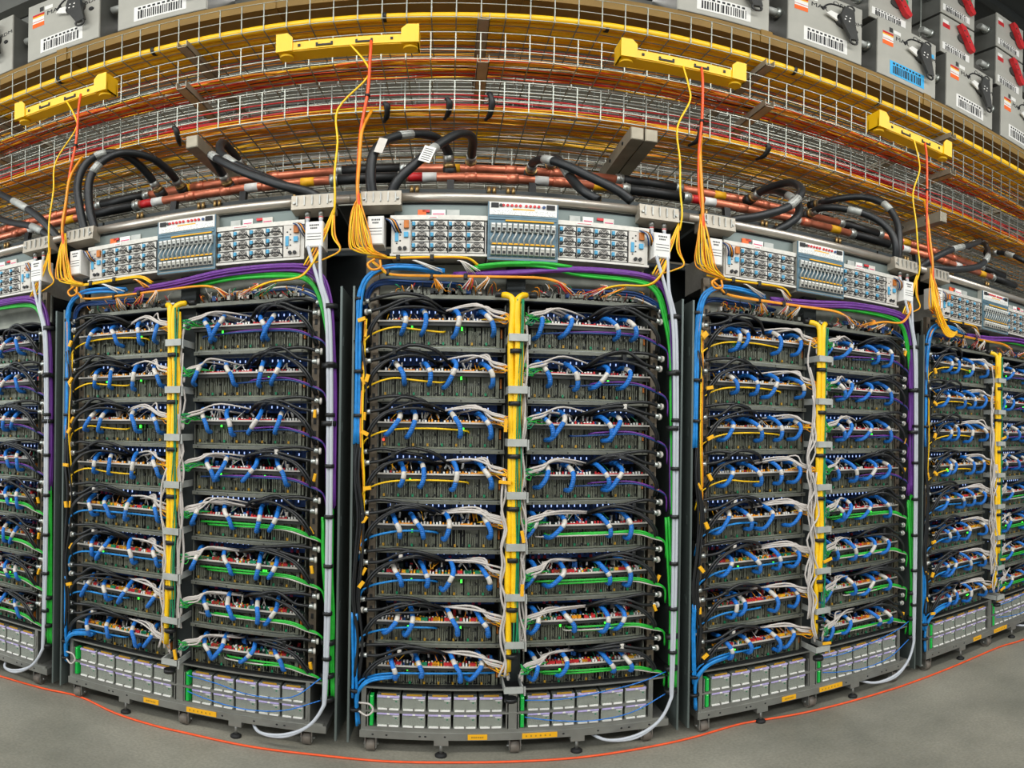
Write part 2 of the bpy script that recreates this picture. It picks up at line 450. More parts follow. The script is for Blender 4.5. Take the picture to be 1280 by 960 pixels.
# ------------------------------------------------------------------ power shelves
def make_power():
    s = thing('power_shelf', '', 'power shelf', (0, 0, 0), 'power shelves under the top rails')
    for xa, xb in ((0.148, 0.496), (0.752, 1.102)):
        c = MB(); c.box(xa + 0.004, xb - 0.003, 0.004, 0.4, 1.955, 2.103); c.box(xa, xb, -0.006, 0.01, 1.953, 1.962); c.box(xa, xb, -0.004, 0.06, 2.0975, 2.116)
        x0 = 0.225 if xa < 0.5 else 0.757
        c.m = 1; c.box(x0, x0 + 0.263, -0.0006, 0.004, 1.9645, 2.0945)
        c.build('housing', ['psu', 'ink'], s)
    f = MB(); f.bbox(0, 0.0622, -0.002, 0.05, 0.0, 0.0405, 0.0012); psu = f.mesh('power_supply', 'psu')
    g = MB(); g.cyl((0.036, -0.003, 0.023), (0.036, -0.002, 0.023), 0.0185, 14); g.m = 1
    for R in (0.0152, 0.0098, 0.0048): g.ring((0.036, -0.0035, 0.023), R, 0.0009, 14, 4)
    g.bar((0.0225, -0.0042, 0.0095), (0.0495, -0.0042, 0.0365), 0.0014, 0.0014); g.bar((0.0495, -0.0042, 0.0095), (0.0225, -0.0042, 0.0365), 0.0014, 0.0014)
    fan = g.mesh('fan_guard', ['ink', 'offwhite'])
    g = MB(); g.tube([(0.010, -0.003, 0.008), (0.014, -0.016, 0.015), (0.036, -0.020, 0.016), (0.057, -0.016, 0.015), (0.061, -0.003, 0.008)], 0.0026, 5, 3)
    hnd = g.mesh('handle', 'black')
    g = MB(); g.bbox(0.001, 0.012, -0.012, -0.002, 0.018, 0.034, 0.002); g.m = 1; g.box(0.001, 0.008, -0.004, -0.002, 0.004, 0.014)
    lat = g.mesh('latch', ['latch_blue', 'ink'])
    for x0 in (0.226, 0.758):
        for r in range(3):
            for q in range(4):
                o = ob('power_supply', psu, s, (x0 + q * 0.0655, 0, 1.966 + r * 0.0435))
                ob('fan_guard', fan, o); ob('handle', hnd, o); ob('latch', lat, o)
    for x0, sgn in ((0.158, 1), (1.022, -1)):
        m = MB(); m.box(x0, x0 + 0.062, -0.004, 0.01, 1.966, 2.096)
        m.m = 1; m.box(x0 + 0.040, x0 + 0.058, -0.014, -0.004, 2.062, 2.092)
        m.m = 2; m.box(x0 + 0.040, x0 + 0.056, -0.012, -0.004, 2.026, 2.046); m.box(x0 + 0.008, x0 + 0.02, -0.008, -0.004, 2.01, 2.05)
        m.m = 3; m.cyl((x0 + 0.026, -0.012, 1.982), (x0 + 0.026, -0.004, 1.982), 0.007, 8); m.cyl((x0 + 0.044, -0.012, 1.982), (x0 + 0.044, -0.004, 1.982), 0.007, 8)
        for i in range(8): m.box(x0 + 0.012 + (i % 2) * 0.012, x0 + 0.017 + (i % 2) * 0.012, -0.006, -0.004, 2.0 + i * 0.011, 2.004 + i * 0.011)
        m.build('control_module', ['offwhite', 'brown_box', 'latch_blue', 'black'], s)
    for x0 in (0.152, 1.084):
        l = MB()
        for i, mi in enumerate((0, 1, 2, 3, 0)):
            l.m = mi
            xa = x0 - 0.004 + i * 0.005
            l.tube([(xa - 0.02, -0.012, 2.10), (xa, -0.028, 2.085), (xa + 0.012, -0.024, 2.06), (xa + 0.02, -0.005, 2.045)], 0.0028, 4, 3)
        l.build('jumper_wires', ['blue_dark', 'white_cable', 'black_cable', 'amber'], s)
    # centre distribution unit
    d = MB(); d.box(0.498, 0.750, -0.008, 0.3, 1.938, 2.176); d.m = 1
    d.box(0.502, 0.746, -0.010, -0.008, 1.952, 2.110)
    for z in (2.112, 1.940): d.box(0.497, 0.751, -0.012, -0.006, z, z + 0.006)
    for x in (0.497, 0.747): d.box(x, x + 0.004, -0.012, -0.006, 1.94, 2.174)
    du = d.build('distribution_unit', ['box_grey', 'breaker_blue'], s)
    h = MB(); h.box(0.502, 0.746, -0.012, -0.008, 2.120, 2.172); h.m = 1; h.box(0.51, 0.738, -0.0128, -0.012, 2.121, 2.140)
    h.m = 2; h.box(0.508, 0.535, -0.016, -0.012, 2.150, 2.168); h.box(0.708, 0.738, -0.016, -0.012, 2.150, 2.168)
    h.m = 3; h.box(0.585, 0.665, -0.0126, -0.012, 2.142, 2.147)
    hp = h.build('status_panel', ['white', 'perforated', 'ink', 'tag_yellow'], du)
    q = MB()
    for i in range(9):
        x = 0.552 + i * 0.0152 + (0.006 if i > 4 else 0); q.cyl((x, -0.017, 2.159), (x, -0.012, 2.159), 0.0055, 8)
    q.m = 1; q.cyl((0.543, -0.017, 2.159), (0.543, -0.012, 2.159), 0.006, 8); q.m = 2; q.cyl((0.698, -0.017, 2.158), (0.698, -0.012, 2.158), 0.006, 8)
    q.build('indicator_buttons', ['red', 'lever_grey', 'blue_dark'], du)
    for z, mm in ((2.050, 'grey_light'), (1.958, 'box_grey')):
        b = MB(); b.bbox(0, 0.0165, -0.022, -0.01, 0, 0.034, 0.002); b.m = 1; b.box(0.002, 0.0145, -0.024, -0.022, 0.025, 0.032)
        b.m = 2; b.box(0.003, 0.0135, -0.0235, -0.022, 0.004, 0.014)
        bm_ = b.mesh('breaker', [mm, 'white', 'ink'])
        for i in range(12): ob('breaker', bm_, du, (0.508 + i * 0.0197, 0, z))
    b = MB()
    for i in range(12):
        x = 0.512 + i * 0.0195
        b.tube([(x + 0.01, -0.016, 2.05), (x + 0.006, -0.024, 2.034), (x - 0.003, -0.022, 2.016), (x, -0.012, 2.0)], 0.0036, 5, 2)
    b.m = 1; b.box(0.51, 0.738, -0.016, -0.01, 2.000, 2.006); b.box(0.56, 0.735, -0.016, -0.01, 2.094, 2.099)
    b.m = 2; b.box(0.503, 0.745, -0.013, -0.009, 2.101, 2.110)
    b.build('feed_wires', ['grey_light', 'tag_yellow', 'breaker_blue'], du)
    for pts in ((0.245, 0.275, 'orange_tag'), (0.262, 0.288, 'red'), (0.295, 0.345, 'white'), (0.350, 0.396, 'grey_light'),
                (0.80, 0.84, 'grey_light'), (0.85, 0.89, 'white'), (0.905, 0.93, 'red'), (0.93, 0.97, 'offwhite')):
        l = MB(); l.box(pts[0], pts[1], 0.022, 0.0285, 2.124 if pts[2] != 'red' else 2.138, 2.148); l.m = 1
        if pts[2] in ('white', 'offwhite'): l.box(pts[0] + 0.004, pts[1] - 0.004, 0.021, 0.022, 2.128, 2.132)
        l.build('warning_label', [pts[2], 'pink'], s)
    for xa, xb in ((0.285, 0.318), (0.82, 0.88)):
        l = MB(); l.box(xa, xb, -0.006, -0.004, 2.1005, 2.112); l.m = 1; l.box(xa + 0.004, xb - 0.004, -0.0066, -0.006, 2.105, 2.107)
        l.build('rating_label', ['white', 'red'], s)
    return s
pw0 = make_power()
for k in range(5):
    o = pw0 if k == 0 else copy_tree(pw0)
    o.location = (BX(k), YF, 0)
    o['label'] = 'white power shelf with round fan guards and red button panel, %s' % RK[k]

# ------------------------------------------------------------------ server trays
W = 0.462
def chassis_mesh():
    c = MB()
    c.box(0, W, -0.004, 0.5, -0.113, -0.100)                    # bottom lip
    c.box(0, 0.003, 0.012, 0.5, -0.113, 0.066); c.box(W - 0.003, W, 0.012, 0.5, -0.113, 0.066)
    c.box(0, W, 0.10, 0.5, 0.0685, 0.0705)
    c.m = 1
    c.box(0.003, W - 0.003, 0.03, 0.5, -0.1, -0.008); c.box(0.003, W - 0.003, 0.135, 0.5, -0.008, 0.064)
    c.m = 2
    for x in (0.02, 0.15, 0.3, 0.44): c.box(x, x + 0.004, -0.006, -0.004, -0.109, -0.105)
    c.m = 3; c.box(0, W, -0.0045, 0.012, -0.1005, -0.0990); c.box(0.003, W - 0.003, 0.096, 0.101, 0.0680, 0.0715)  # thin bright strips added to stand in for highlights along the metal edges
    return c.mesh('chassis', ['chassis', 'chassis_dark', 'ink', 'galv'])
def grille_mesh(mirror, rr):
    g = MB()
    xs = 0.012
    while xs < W - 0.075:
        g.m = 0 if rr.random() < 0.85 else 2; g.box(xs, xs + 0.048, 0.022, 0.03, -0.098, -0.014); g.m = 1
        n = rr.choice((6, 7, 8))
        for i in range(n):
            x = xs + 0.003 + i * 0.046 / n
            if rr.random() < 0.07: continue
            g.box(x, x + rr.uniform(0.002, 0.0038), 0.010, 0.022, -0.096 + rr.choice((0, 0, 0.012)), -0.022 - rr.choice((0, 0, 0.015, 0.03)))
        g.m = 2
        for z in (-0.086, -0.050): g.box(xs + 0.040, xs + 0.046, 0.009, 0.02, z, z + 0.008)
        g.m = 3 if rr.random() < 0.6 else 4
        g.box(xs + 0.012, xs + 0.019, 0.003, 0.008, -0.088, -0.078)
        xs += 0.052
    g.m = 1
    g.box(0.012, xs, 0.008, 0.012, -0.097, -0.091)
    g.box(xs, xs + 0.012, 0.004, 0.03, -0.096, -0.016)
    g.m = 5; g.box(xs + 0.016, W - 0.012, 0.010, 0.03, -0.060, -0.026)
    g.m = 1; g.box(xs + 0.016, W - 0.012, 0.010, 0.03, -0.096, -0.064)
    if mirror:
        pass
    return g.mesh('front_grille', ['chassis', 'slot_metal', 'chassis_dark', 'teal', 'tag_dull', 'brown_box'])
def led_mesh(rr, low):
    g = MB(); n = 17
    g.box(0.03, W - 0.02, 0.108, 0.128, 0.030, 0.0685); g.m = 1
    for i in range(n):
        x = 0.038 + i * (W - 0.075) / n
        g.m = 2; g.box(x, x + 0.011, 0.103, 0.108, 0.038, 0.066)
        if rr.random() < (0.55 if low else 0.92): g.m = 1; g.box(x + 0.0035, x + 0.0075, 0.101, 0.103, 0.048, 0.0575)
        if low and rr.random() < 0.5: g.m = rr.choice((3, 4)); g.box(x, x + 0.010, 0.098, 0.108, 0.030, 0.042)
    return g.mesh('port_panel', ['panel_blue', 'led_blue', 'blue_dark', 'pink', 'red_chip'])
CH = ['chassis_dark', 'white', 'amber', 'red_chip', 'blue_dark', 'pcb', 'tag_yellow', 'teal', 'offwhite', 'blue_hose']
def blocks_mesh(rr, low, right):
    g = MB()
    for i in range(46 if low else 70):
        x = rr.uniform(0.02, W - 0.03); y = rr.uniform(0.03, 0.105)
        sx = rr.uniform(0.004, 0.013); h = rr.uniform(0.006, 0.024)
        g.m = rr.choice((0, 0, 0, 0, 5, 5, 4, 4, 9, 8, 3 if (low or right) else 2, 0))
        g.box(x, x + sx, y, y + rr.uniform(0.006, 0.016), -0.004, h)
    for i in range(9):
        x = rr.uniform(0.03, W - 0.04); g.m = rr.choice((2, 6, 8, 8)) if not right else rr.choice((8, 8, 7, 1))
        g.tube([(x, 0.07, 0.036), (x + rr.uniform(-0.01, 0.015), 0.045, 0.034), (x + rr.uniform(-0.02, 0.03), 0.016, 0.008)], 0.0018, 4, 3)
    for i in range(5):
        x = rr.uniform(0.05, W - 0.06); g.m = rr.choice((8, 1, 1)); a = rr.uniform(-0.012, 0.012)
        g.bar((x, 0.04, 0.014), (x + a, 0.03, 0.034), 0.006, 0.006)
    return g.mesh('connectors', CH)
def ledge_mesh():
    g = MB(); g.box(-0.006, W, -0.020, 0.03, -0.0065, -0.002); g.m = 1; g.box(-0.006, W, -0.022, -0.016, -0.0065, -0.0005); g.m = 2
    g.box(0.003, W - 0.003, 0.0, 0.12, -0.012, -0.0065); g.m = 3; g.box(0.004, W - 0.004, -0.016, 0.004, -0.020, -0.0068)
    return g.mesh('ledge', ['pcb', 'offwhite', 'chassis_dark', 'lever_grey'])
def strip_mesh(rr, low, right):
    g = MB(); n = 37
    for row in range(3 if low else 1):
        for i in range(n):
            x = 0.028 + i * (W - 0.045) / n
            if rr.random() < 0.08: continue
            if low: g.m = rr.choice((1, 1, 1, 3, 2, 2, 4, 6, 7, 8)) if not right else rr.choice((1, 1, 1, 3, 3, 7, 7, 8, 6))
            else: g.m = (rr.choice((1, 1, 8, 2, 2) if i > 12 else (1, 1, 8, 3, 2))) if not right else rr.choice((1, 1, 1, 8, 3, 3, 1))
            y = -0.016 + row * 0.013
            g.box(x, x + 0.0058, y, y + 0.008, -0.002, rr.uniform(0.005, 0.010))
    if low:
        for i in range(11):
            x = rr.uniform(0.03, W - 0.06); g.m = rr.choice((2, 3, 3, 6, 7)); g.box(x, x + rr.uniform(0.012, 0.028), -0.017, -0.006, 0.001, 0.011)
    else:
        for i in range(5):
            x = rr.uniform(0.05, W - 0.05); g.m = 3 if right else 2; g.box(x, x + rr.uniform(0.02, 0.05), -0.019, -0.012, -0.002, 0.003)
    return g.mesh('chip_strip', CH)
def hose_mesh(rr, x):
    dx = rr.choice((-0.055, -0.03, -0.012, 0.012, 0.03, 0.04)) + rr.uniform(-0.008, 0.008)
    out = rr.uniform(0.04, 0.062); zt = rr.uniform(0.022, 0.036); zb = rr.uniform(-0.062, -0.046)
    P = [(x - 0.01, 0.055, zt + 0.004), (x, 0.006, zt + 0.006), (x + 0.012 + dx * 0.1, -out * 0.8, zt * 0.5), (x + 0.016 + dx * 0.5, -out, -0.014),
         (x + 0.008 + dx * 0.85, -out * 0.75, zb + 0.006), (x + dx, 0.006, zb)]
    a = MB(); a.tube(P, 0.0088, 8, 4); hm = a.mesh('blue_hose', 'blue_hose')
    S = smooth_path(P, 6); i0 = rr.randint(8, 15); L = rr.randint(4, 7)
    b = MB(); b.tube([tuple(p) for p in S[i0:i0 + L]], 0.0094, 8, 1)
    return hm, b.mesh('white_sleeve', 'offwhite')
def hose_sets(rr, right):
    base = (0.075, 0.15, 0.27, 0.385) if not right else (0.045, 0.14, 0.275, 0.35)
    return [hose_mesh(rr, x + rr.uniform(-0.02, 0.02)) for x in base]

rr = random.Random(11)
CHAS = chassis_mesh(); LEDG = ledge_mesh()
GR = [grille_mesh(False, rr) for _ in range(4)]
LED = {low: [led_mesh(rr, low) for _ in range(3)] for low in (0, 1)}
BLK = {(low, rt): [blocks_mesh(rr, low, rt) for _ in range(4)] for low in (0, 1) for rt in (0, 1)}
STR = {(low, rt): [strip_mesh(rr, low, rt) for _ in range(4)] for low in (0, 1) for rt in (0, 1)}
HOS = {rt: [hose_sets(rr, rt) for _ in range(9)] for rt in (0, 1)}
gl = MB(); gl.box(0, 0.005, -0.006, 0.0, -0.026, -0.014); GLED = gl.mesh('status_light', 'led_green')
gl = MB(); gl.box(0, 0.006, 0.0, 0.006, -0.07, -0.062); RLED = gl.mesh('status_light', 'led_red')

for k in range(5):
    for bay in (0, 1):
        if k == 0 and bay == 0: continue
        for i in range(8):
            low = 1 if i >= 4 else 0
            if i == 4 and rr.random() < 0.5: low = 0
            t = thing('server_tray', 'server tray with blue hoses, %s row, %s bay, %s' % (ROWN[i], ('left', 'right')[bay], RK[k]), 'server',
                      (BX(k) + (0.108, 0.652)[bay], YF + 0.02, LEDGE[i]), 'server trays in the racks')
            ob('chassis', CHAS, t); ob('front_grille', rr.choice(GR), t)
            ob('port_panel', rr.choice(LED[low]), t); ob('connectors', rr.choice(BLK[(low, bay)]), t)['kind'] = 'stuff'
            l = ob('ledge', LEDG, t); ob('chip_strip', rr.choice(STR[(low, bay)]), l)['kind'] = 'stuff'
            for hm, sl in rr.choice(HOS[bay]):
                h = ob('blue_hose', hm, t); ob('white_sleeve', sl, h)
            for q in range(rr.randint(0, 2)): ob('status_light', GLED, t, (rr.choice((0.12, 0.13, 0.30, 0.31)), 0, rr.uniform(-0.012, 0)))
            if k == 2 and bay == 0 and i == 2: ob('status_light', RLED, t, (0.02, 0, 0))

# ------------------------------------------------------------------ cables that serve the trays
def power_pair(rr, right):
    # two or three black power cables from the side connectors to the middle of the tray; local to the tray
    out = []
    n = 4
    for j in range(n):
        z0 = (0.074, 0.034, 0.02, 0.06)[j]
        xe = rr.uniform(0.20, 0.27); up = rr.uniform(0.035, 0.062) - j * 0.008
        sx = (-0.040, -0.030, -0.02, -0.01)[j]
        y = -0.03 - 0.006 * j
        P = [(sx, y + 0.02, z0), (sx + 0.06, y, z0 + 0.012), (xe * 0.45, y - 0.005, 0.035 + up), (xe * 0.8, y + 0.01, 0.03 + up * 0.8), (xe, 0.03, 0.034), (xe + 0.02, 0.08, 0.03)]
        if j >= 2: P = [(sx - 0.02, 0.0, -0.09), (sx - 0.005, y, -0.03), (sx + 0.05, y, 0.03), (xe * 0.6, y, 0.03 + up), (xe, 0.04, 0.03)]
        if right: P = [(W - p[0], p[1], p[2]) for p in P]
        a = MB(); a.tube(P, 0.0068 if j < 2 else 0.0052, 6, 4); cm = a.mesh('power_lead', 'black_cable')
        b = None
        if j < 2:
            b = MB(); q = P[0]; d = -1 if not right else 1
            b.cyl((q[0] + d * 0.012, q[1] + 0.004, q[2] - 0.002), (q[0] - d * 0.008, q[1], q[2] + 0.001), 0.0098, 8); b.m = 1
            b.cyl((q[0] + d * 0.018, q[1] + 0.006, q[2] - 0.002), (q[0] + d * 0.010, q[1] + 0.004, q[2] - 0.002), 0.0125, 8)
            b = b.mesh('connector', ['galv', 'offwhite'])
        out.append((cm, b))
    s = MB(); xm = rr.uniform(0.06, 0.13); xm = W - xm if right else xm
    s.bbox(xm - 0.007, xm + 0.007, -0.048, -0.02, 0.052, 0.076, 0.003)
    return out, s.mesh('cable_wrap', rr.choice(('black', 'offwhite', 'black')))
def white_fan(rr, right, low):
    out = []
    n = rr.choice((3, 4)) if not low else rr.choice((4, 5, 6))
    for j in range(n):
        xe = W - rr.uniform(0.13, 0.26); ze = rr.uniform(0.028, 0.044); up = rr.uniform(0.01, 0.026)
        zs = rr.uniform(-0.002, 0.024) if not low else rr.uniform(0.0, 0.03)
        P = [(W + 0.018 + rr.uniform(-0.006, 0.008), -0.062, zs - 0.05), (W + 0.006, -0.058, zs - 0.004), (W - 0.05, -0.05, zs + 0.014), ((xe + W) / 2, -0.03 + rr.uniform(-0.01, 0.01), ze + up), (xe, 0.04, ze), (xe - 0.015, 0.085, ze - 0.006)]
        if right: P = [(W - p[0], p[1], p[2]) for p in P]
        a = MB(); a.tube(P, rr.uniform(0.0034, 0.0044), 6, 4)
        out.append(a.mesh('white_lead', 'white_cable'))
    return out
def pigtails(rr, right):
    g = MB()
    for j in range(8):
        xe = W - rr.uniform(0.02, 0.10); zs = rr.uniform(-0.02, 0.03)
        P = [(W + 0.02, -0.07, zs), (W - 0.005, -0.062, rr.uniform(-0.02, 0.022)), ((xe + W) / 2, -0.04, rr.uniform(-0.006, 0.02)), (xe, -0.008, 0.006)]
        if right: P = [(W - p[0], p[1], p[2]) for p in P]
        g.m = rr.choice((0, 0, 1)); g.tube(P, 0.0019, 4, 3)
    return g.mesh('fiber_pigtails', ['amber', 'yellow'] if not right else ['teal', 'green'])
def side_lead(rr, right, cols):
    out = []
    for j, c in enumerate(cols):
        xe = rr.uniform(0.2, 0.42); sag = rr.uniform(-0.012, 0.004); zz = -0.034 - 0.006 * j
        P = [(-0.062, 0.0, -0.15 + 0.01 * j), (-0.05, -0.018, -0.085), (-0.015, -0.03, zz - 0.018), (0.06, -0.034, zz + 0.004), (xe * 0.6, -0.03, zz + sag + 0.006), (xe, -0.008, zz + sag), (xe + 0.02, 0.01, zz - 0.004)]
        if right: P = [(W - p[0] + (0.02 if i < 2 else 0), p[1], p[2]) for i, p in enumerate(P)]
        a = MB(); a.tube(P, 0.0034 if c not in ('green', 'blue_cable') else 0.0044, 6, 4); out.append(a.mesh('lead', c))
    return out
PW = {rt: [power_pair(rr, rt) for _ in range(6)] for rt in (0, 1)}
WF = {(rt, low): [white_fan(rr, rt, low) for _ in range(5)] for rt in (0, 1) for low in (0, 1)}
PG = {rt: [pigtails(rr, rt) for _ in range(3)] for rt in (0, 1)}
SL = {(0, 0): [side_lead(rr, 0, ('yellow',)) for _ in range(3)], (0, 1): [side_lead(rr, 0, ('blue_cable',)) for _ in range(3)],
      (1, 0): [side_lead(rr, 1, ('purple', 'blue_dark')) for _ in range(3)], (1, 1): [side_lead(rr, 1, ('green', 'green', 'white_cable')) for _ in range(3)]}
LC = {(0, 0): 'yellow', (0, 1): 'blue', (1, 0): 'purple', (1, 1): 'green'}
tg = MB(); tg.bbox(0, 0.011, 0, 0.012, 0, 0.030, 0.002); TAG = tg.mesh('cable_tag', 'tag_yellow')
for k in range(5):
    for bay in (0, 1):
        if k == 0 and bay == 0: continue
        for i in range(8):
            low = 1 if i >= 4 else 0
            loc = (BX(k) + (0.108, 0.652)[bay], YF + 0.02, LEDGE[i])
            at = '%s row, %s bay, %s' % (ROWN[i], ('left', 'right')[bay], RK[k])
            t = thing('power_cable', 'black power cables arched over the server, ' + at, 'cable', loc, 'black power cables on the server trays')
            ps, wr = rr.choice(PW[bay])
            for cm, cn in ps:
                c = ob('power_lead', cm, t)
                if cn: ob('connector', cn, c)
            ob('cable_wrap', wr, t)
            if rr.random() < 0.5:
                o = ob('cable_tag', TAG, t, ((-0.05 if bay == 0 else W + 0.03), -0.03, rr.uniform(-0.07, 0.01))); o.rotation_euler = (0, rr.uniform(-0.9, 0.9), 0)
            t = thing('network_cable', 'white network cables fanning from the yellow trunk, ' + at, 'cable', loc, 'white network cables at the trays')
            for cm in rr.choice(WF[(bay, low)]): ob('white_lead', cm, t)
            ob('fiber_pigtails', rr.choice(PG[bay]), t)['kind'] = 'stuff'
            t = thing('side_cable', '%s cables running under the server ledge, %s' % (LC[(bay, low)], at), 'cable', loc, 'coloured side cables under the ledges')
            for cm in rr.choice(SL[(bay, low)]): ob('lead', cm, t)

# ------------------------------------------------------------------ vertical trunks and bundles of every rack
def bundle(parent, name, pts, cols, rad, spread, n=6, sub=4, rs=None):
    rs = rs or rnd
    for c in cols:
        ox, oy, oz = (rs.uniform(-spread, spread) for _ in range(3))
        P = [(p[0] + ox + rs.uniform(-1, 1) * spread * 0.35, p[1] + oy * 0.6 + rs.uniform(-1, 1) * spread * 0.25, p[2] + oz * (1 if len(p) < 4 else p[3]) ) for p in pts]
        a = MB(); a.tube(P, rad * rs.uniform(0.9, 1.1), n, sub); a.build(name, c, parent)
def strap(parent, x, y, z, rx, ry=None, h=0.012):
    a = MB(); a.tube([(x, y, z - h / 2), (x, y, z + h / 2)], rx, 10, 1); return a.build('strap', 'black', parent)

for k in range(5):
    X = BX(k)
    # yellow fibre trunk between the two bays
    if k > 0:
        t = thing('fiber_riser', 'yellow fibre trunk between the two bays of the %s' % RK[k], 'cable', (X, YF, 0), 'yellow fibre trunks')
        for j, (x, y, zb, r) in enumerate(((0.584, -0.055, 0.42, 0.0115), (0.602, -0.06, 0.62, 0.0115), (0.616, -0.05, 0.98, 0.009), (0.594, -0.045, 0.80, 0.010))):
            P = [(x + rnd.uniform(-0.005, 0.005), y, zb + (1.765 - zb) * q / 9) for q in range(10)]
            if j < 2: P += [(x + (-0.012, 0.014)[j], y + 0.01, 1.795), (x + (-0.032, 0.034)[j], y + 0.03, 1.803)]
            a = MB(); a.tube(P, r, 8, 3); a.build('fiber_cable', 'amber' if j == 3 else 'yellow', t)
        for j in range(3):
            x = 0.607 + j * 0.006; P = [(x + rnd.uniform(-0.006, 0.006), -0.068, 0.5 + 1.28 * q / 9) for q in range(10)]
            a = MB(); a.tube(P, 0.0028, 5, 3); a.build('green_fiber', 'teal', t)
        for i in range(8):
            strap(t, 0.598, -0.056, LEDGE[i] - 0.118, 0.0235, h=0.016)
            if rnd.random() < 0.45:
                b = MB(); b.bbox(-0.022, 0.022, -0.004, 0.004, -0.006, 0.006, 0.001); o = b.build('label_flag', 'tag_yellow', t, (0.60 + rnd.choice((-0.035, 0.03)), -0.075, LEDGE[i] - 0.03 + rnd.uniform(-0.02, 0.02)))
                o.rotation_euler = (0, rnd.choice((0.1, 1.4, 1.6, -0.3)), 0)
        for x in (0.540, 0.662):
            b = MB(); b.cyl((x - 0.014, -0.025, 1.804), (x + 0.014, -0.025, 1.804), 0.0115, 8); b.build('cable_boot', 'black', t)
        # white vertical leads beside it
        t = thing('network_riser', 'white vertical leads clipped beside the yellow trunk of the %s' % RK[k], 'cable', (X, YF, 0), 'white vertical leads')
        for j in range(6):
            side = (0.634 if k < 3 else 0.552) if j < 4 else 0.566
            za, zb = (1.72 - 0.12 * j, 0.5) if j < 4 else (1.15, 0.4)
            P = [(side + rnd.uniform(-0.014, 0.014) * (1 if k < 3 else 1.6), -0.045 - 0.004 * j, za + (zb - za) * q / 12) for q in range(13)]
            a = MB(); a.tube(P, 0.0042, 6, 3); a.build('white_lead', 'white_cable', t)
    # blue bundle at the upper left, and the dark-blue one under it
    if k > 0:
        t = thing('blue_bundle', 'light blue cable bundle bending down the left side of the %s' % RK[k], 'cable', (X, YF, 0), 'blue cable bundles')
        path = [(0.34, 0.0, 1.892), (0.23, -0.01, 1.905), (0.13, -0.015, 1.903), (0.07, -0.015, 1.868), (0.046, -0.01, 1.80), (0.040, 0.0, 1.66), (0.038, 0.0, 1.45), (0.036, 0.0, 1.26)]
        bundle(t, 'blue_cable', path, ['blue_cable'] * 7 + ['blue_dark'], 0.0056, 0.009)
        bundle(t, 'amber_cable', path[2:], ['amber'], 0.0035, 0.013)
        for z in (1.79, 1.52, 1.36): strap(t, 0.041, 0, z, 0.019)
        strap(t, 0.25, -0.01, 1.902, 0.004)
        t = thing('dark_blue_bundle', 'dark blue cables strung above the top servers of the %s' % RK[k], 'cable', (X, YF, 0), 'dark blue cable bundles')
        bundle(t, 'blue_cable', [(0.05, 0.03, 1.76), (0.07, 0.02, 1.83), (0.12, 0.015, 1.857), (0.22, 0.015, 1.852), (0.34, 0.02, 1.848), (0.42, 0.05, 1.85)], ['blue_dark'] * 7, 0.0048, 0.009)
        bundle(t, 'blue_cable', [(0.80, 0.05, 1.845), (0.92, 0.02, 1.838), (1.05, 0.015, 1.842), (1.14, 0.015, 1.81), (1.165, 0.02, 1.77)], ['blue_dark'] * 5 + ['offwhite'], 0.0045, 0.009)
        t = thing('blue_service_loop', 'blue cables tied low on the left side of the %s' % RK[k], 'cable', (X, YF, 0), 'low blue cable bundles')
        zz = 0.14 if k != 1 else 0.20
        bundle(t, 'blue_cable', [(0.20, -0.01, 0.375), (0.10, -0.02, 0.355), (0.055, -0.01, 0.30), (0.047, 0.0, 0.24), (0.052, 0.0, zz)], ['blue_cable'] * 5, 0.0055, 0.007)
        bundle(t, 'blue_cable', [(0.036, 0, 0.62), (0.038, 0, 0.5), (0.04, 0, 0.38), (0.044, 0, 0.26)], ['blue_cable'] * 4, 0.0055, 0.007)
        if k in (1, 2):
            a = MB(); a.tube([(0.06, -0.012, 0.25), (0.10, -0.02, 0.25), (0.112, -0.02, 0.222), (0.09, -0.02, 0.198), (0.06, -0.012, 0.212)], 0.004, 6, 5); a.build('white_loop', 'white_cable', t)
        for z in (0.30, 0.215): strap(t, 0.045, 0, z, 0.021)
    # black cables and yellow lead in the left channel
        t = thing('channel_cables', 'black and amber cables rising in the left channel of the %s' % RK[k], 'cable', (X, YF, 0), 'left channel cables')
        bundle(t, 'black_lead', [(0.05 + 0.012 * math.sin(q * 2.1), 0.0, 0.36 + q * 0.16) for q in range(9)], ['black_cable'] * 5, 0.005, 0.013)
        bundle(t, 'amber_lead', [(0.062, 0.01, 1.72), (0.06, 0.0, 1.6), (0.055, -0.012, 1.3), (0.064, 0, 1.1), (0.058, 0, 0.86)], ['amber', 'yellow'], 0.0032, 0.006)
        for i in range(8):
            if rnd.random() < 0.7:
                b = MB(); b.bbox(-0.014, 0.014, -0.004, 0.006, -0.007, 0.007, 0.001); o = b.build('label_flag', 'tag_yellow', t, (0.066 + rnd.uniform(-0.015, 0.02), -0.035, LEDGE[i] - rnd.uniform(0.0, 0.06)))
                o.rotation_euler = (0, rnd.uniform(-1.5, 1.5), 0)
    # purple and green bundle along the top and down the right side
    t = thing('purple_bundle', 'purple cable bundle sweeping down the right side of the %s' % RK[k], 'cable', (X, YF, 0), 'purple cable bundles')
    pp = [(0.38, 0.01, 1.882), (0.58, -0.005, 1.892), (0.80, -0.012, 1.916), (1.06, -0.012, 1.918), (1.15, -0.012, 1.885), (1.19, -0.01, 1.80), (1.205, -0.005, 1.66), (1.21, 0, 1.45), (1.212, 0, 1.2), (1.212, 0, 1.02)]
    bundle(t, 'purple_cable', pp, ['purple'] * (9 if k == 2 else 13), 0.0052, 0.009 if k == 2 else 0.013)
    for z in (1.76, 1.54, 1.33): strap(t, 1.205, -0.012, z, 0.028, h=0.018)
    for x in (0.80, 0.945, 1.075): strap(t, x, -0.01, 1.912, 0.003)
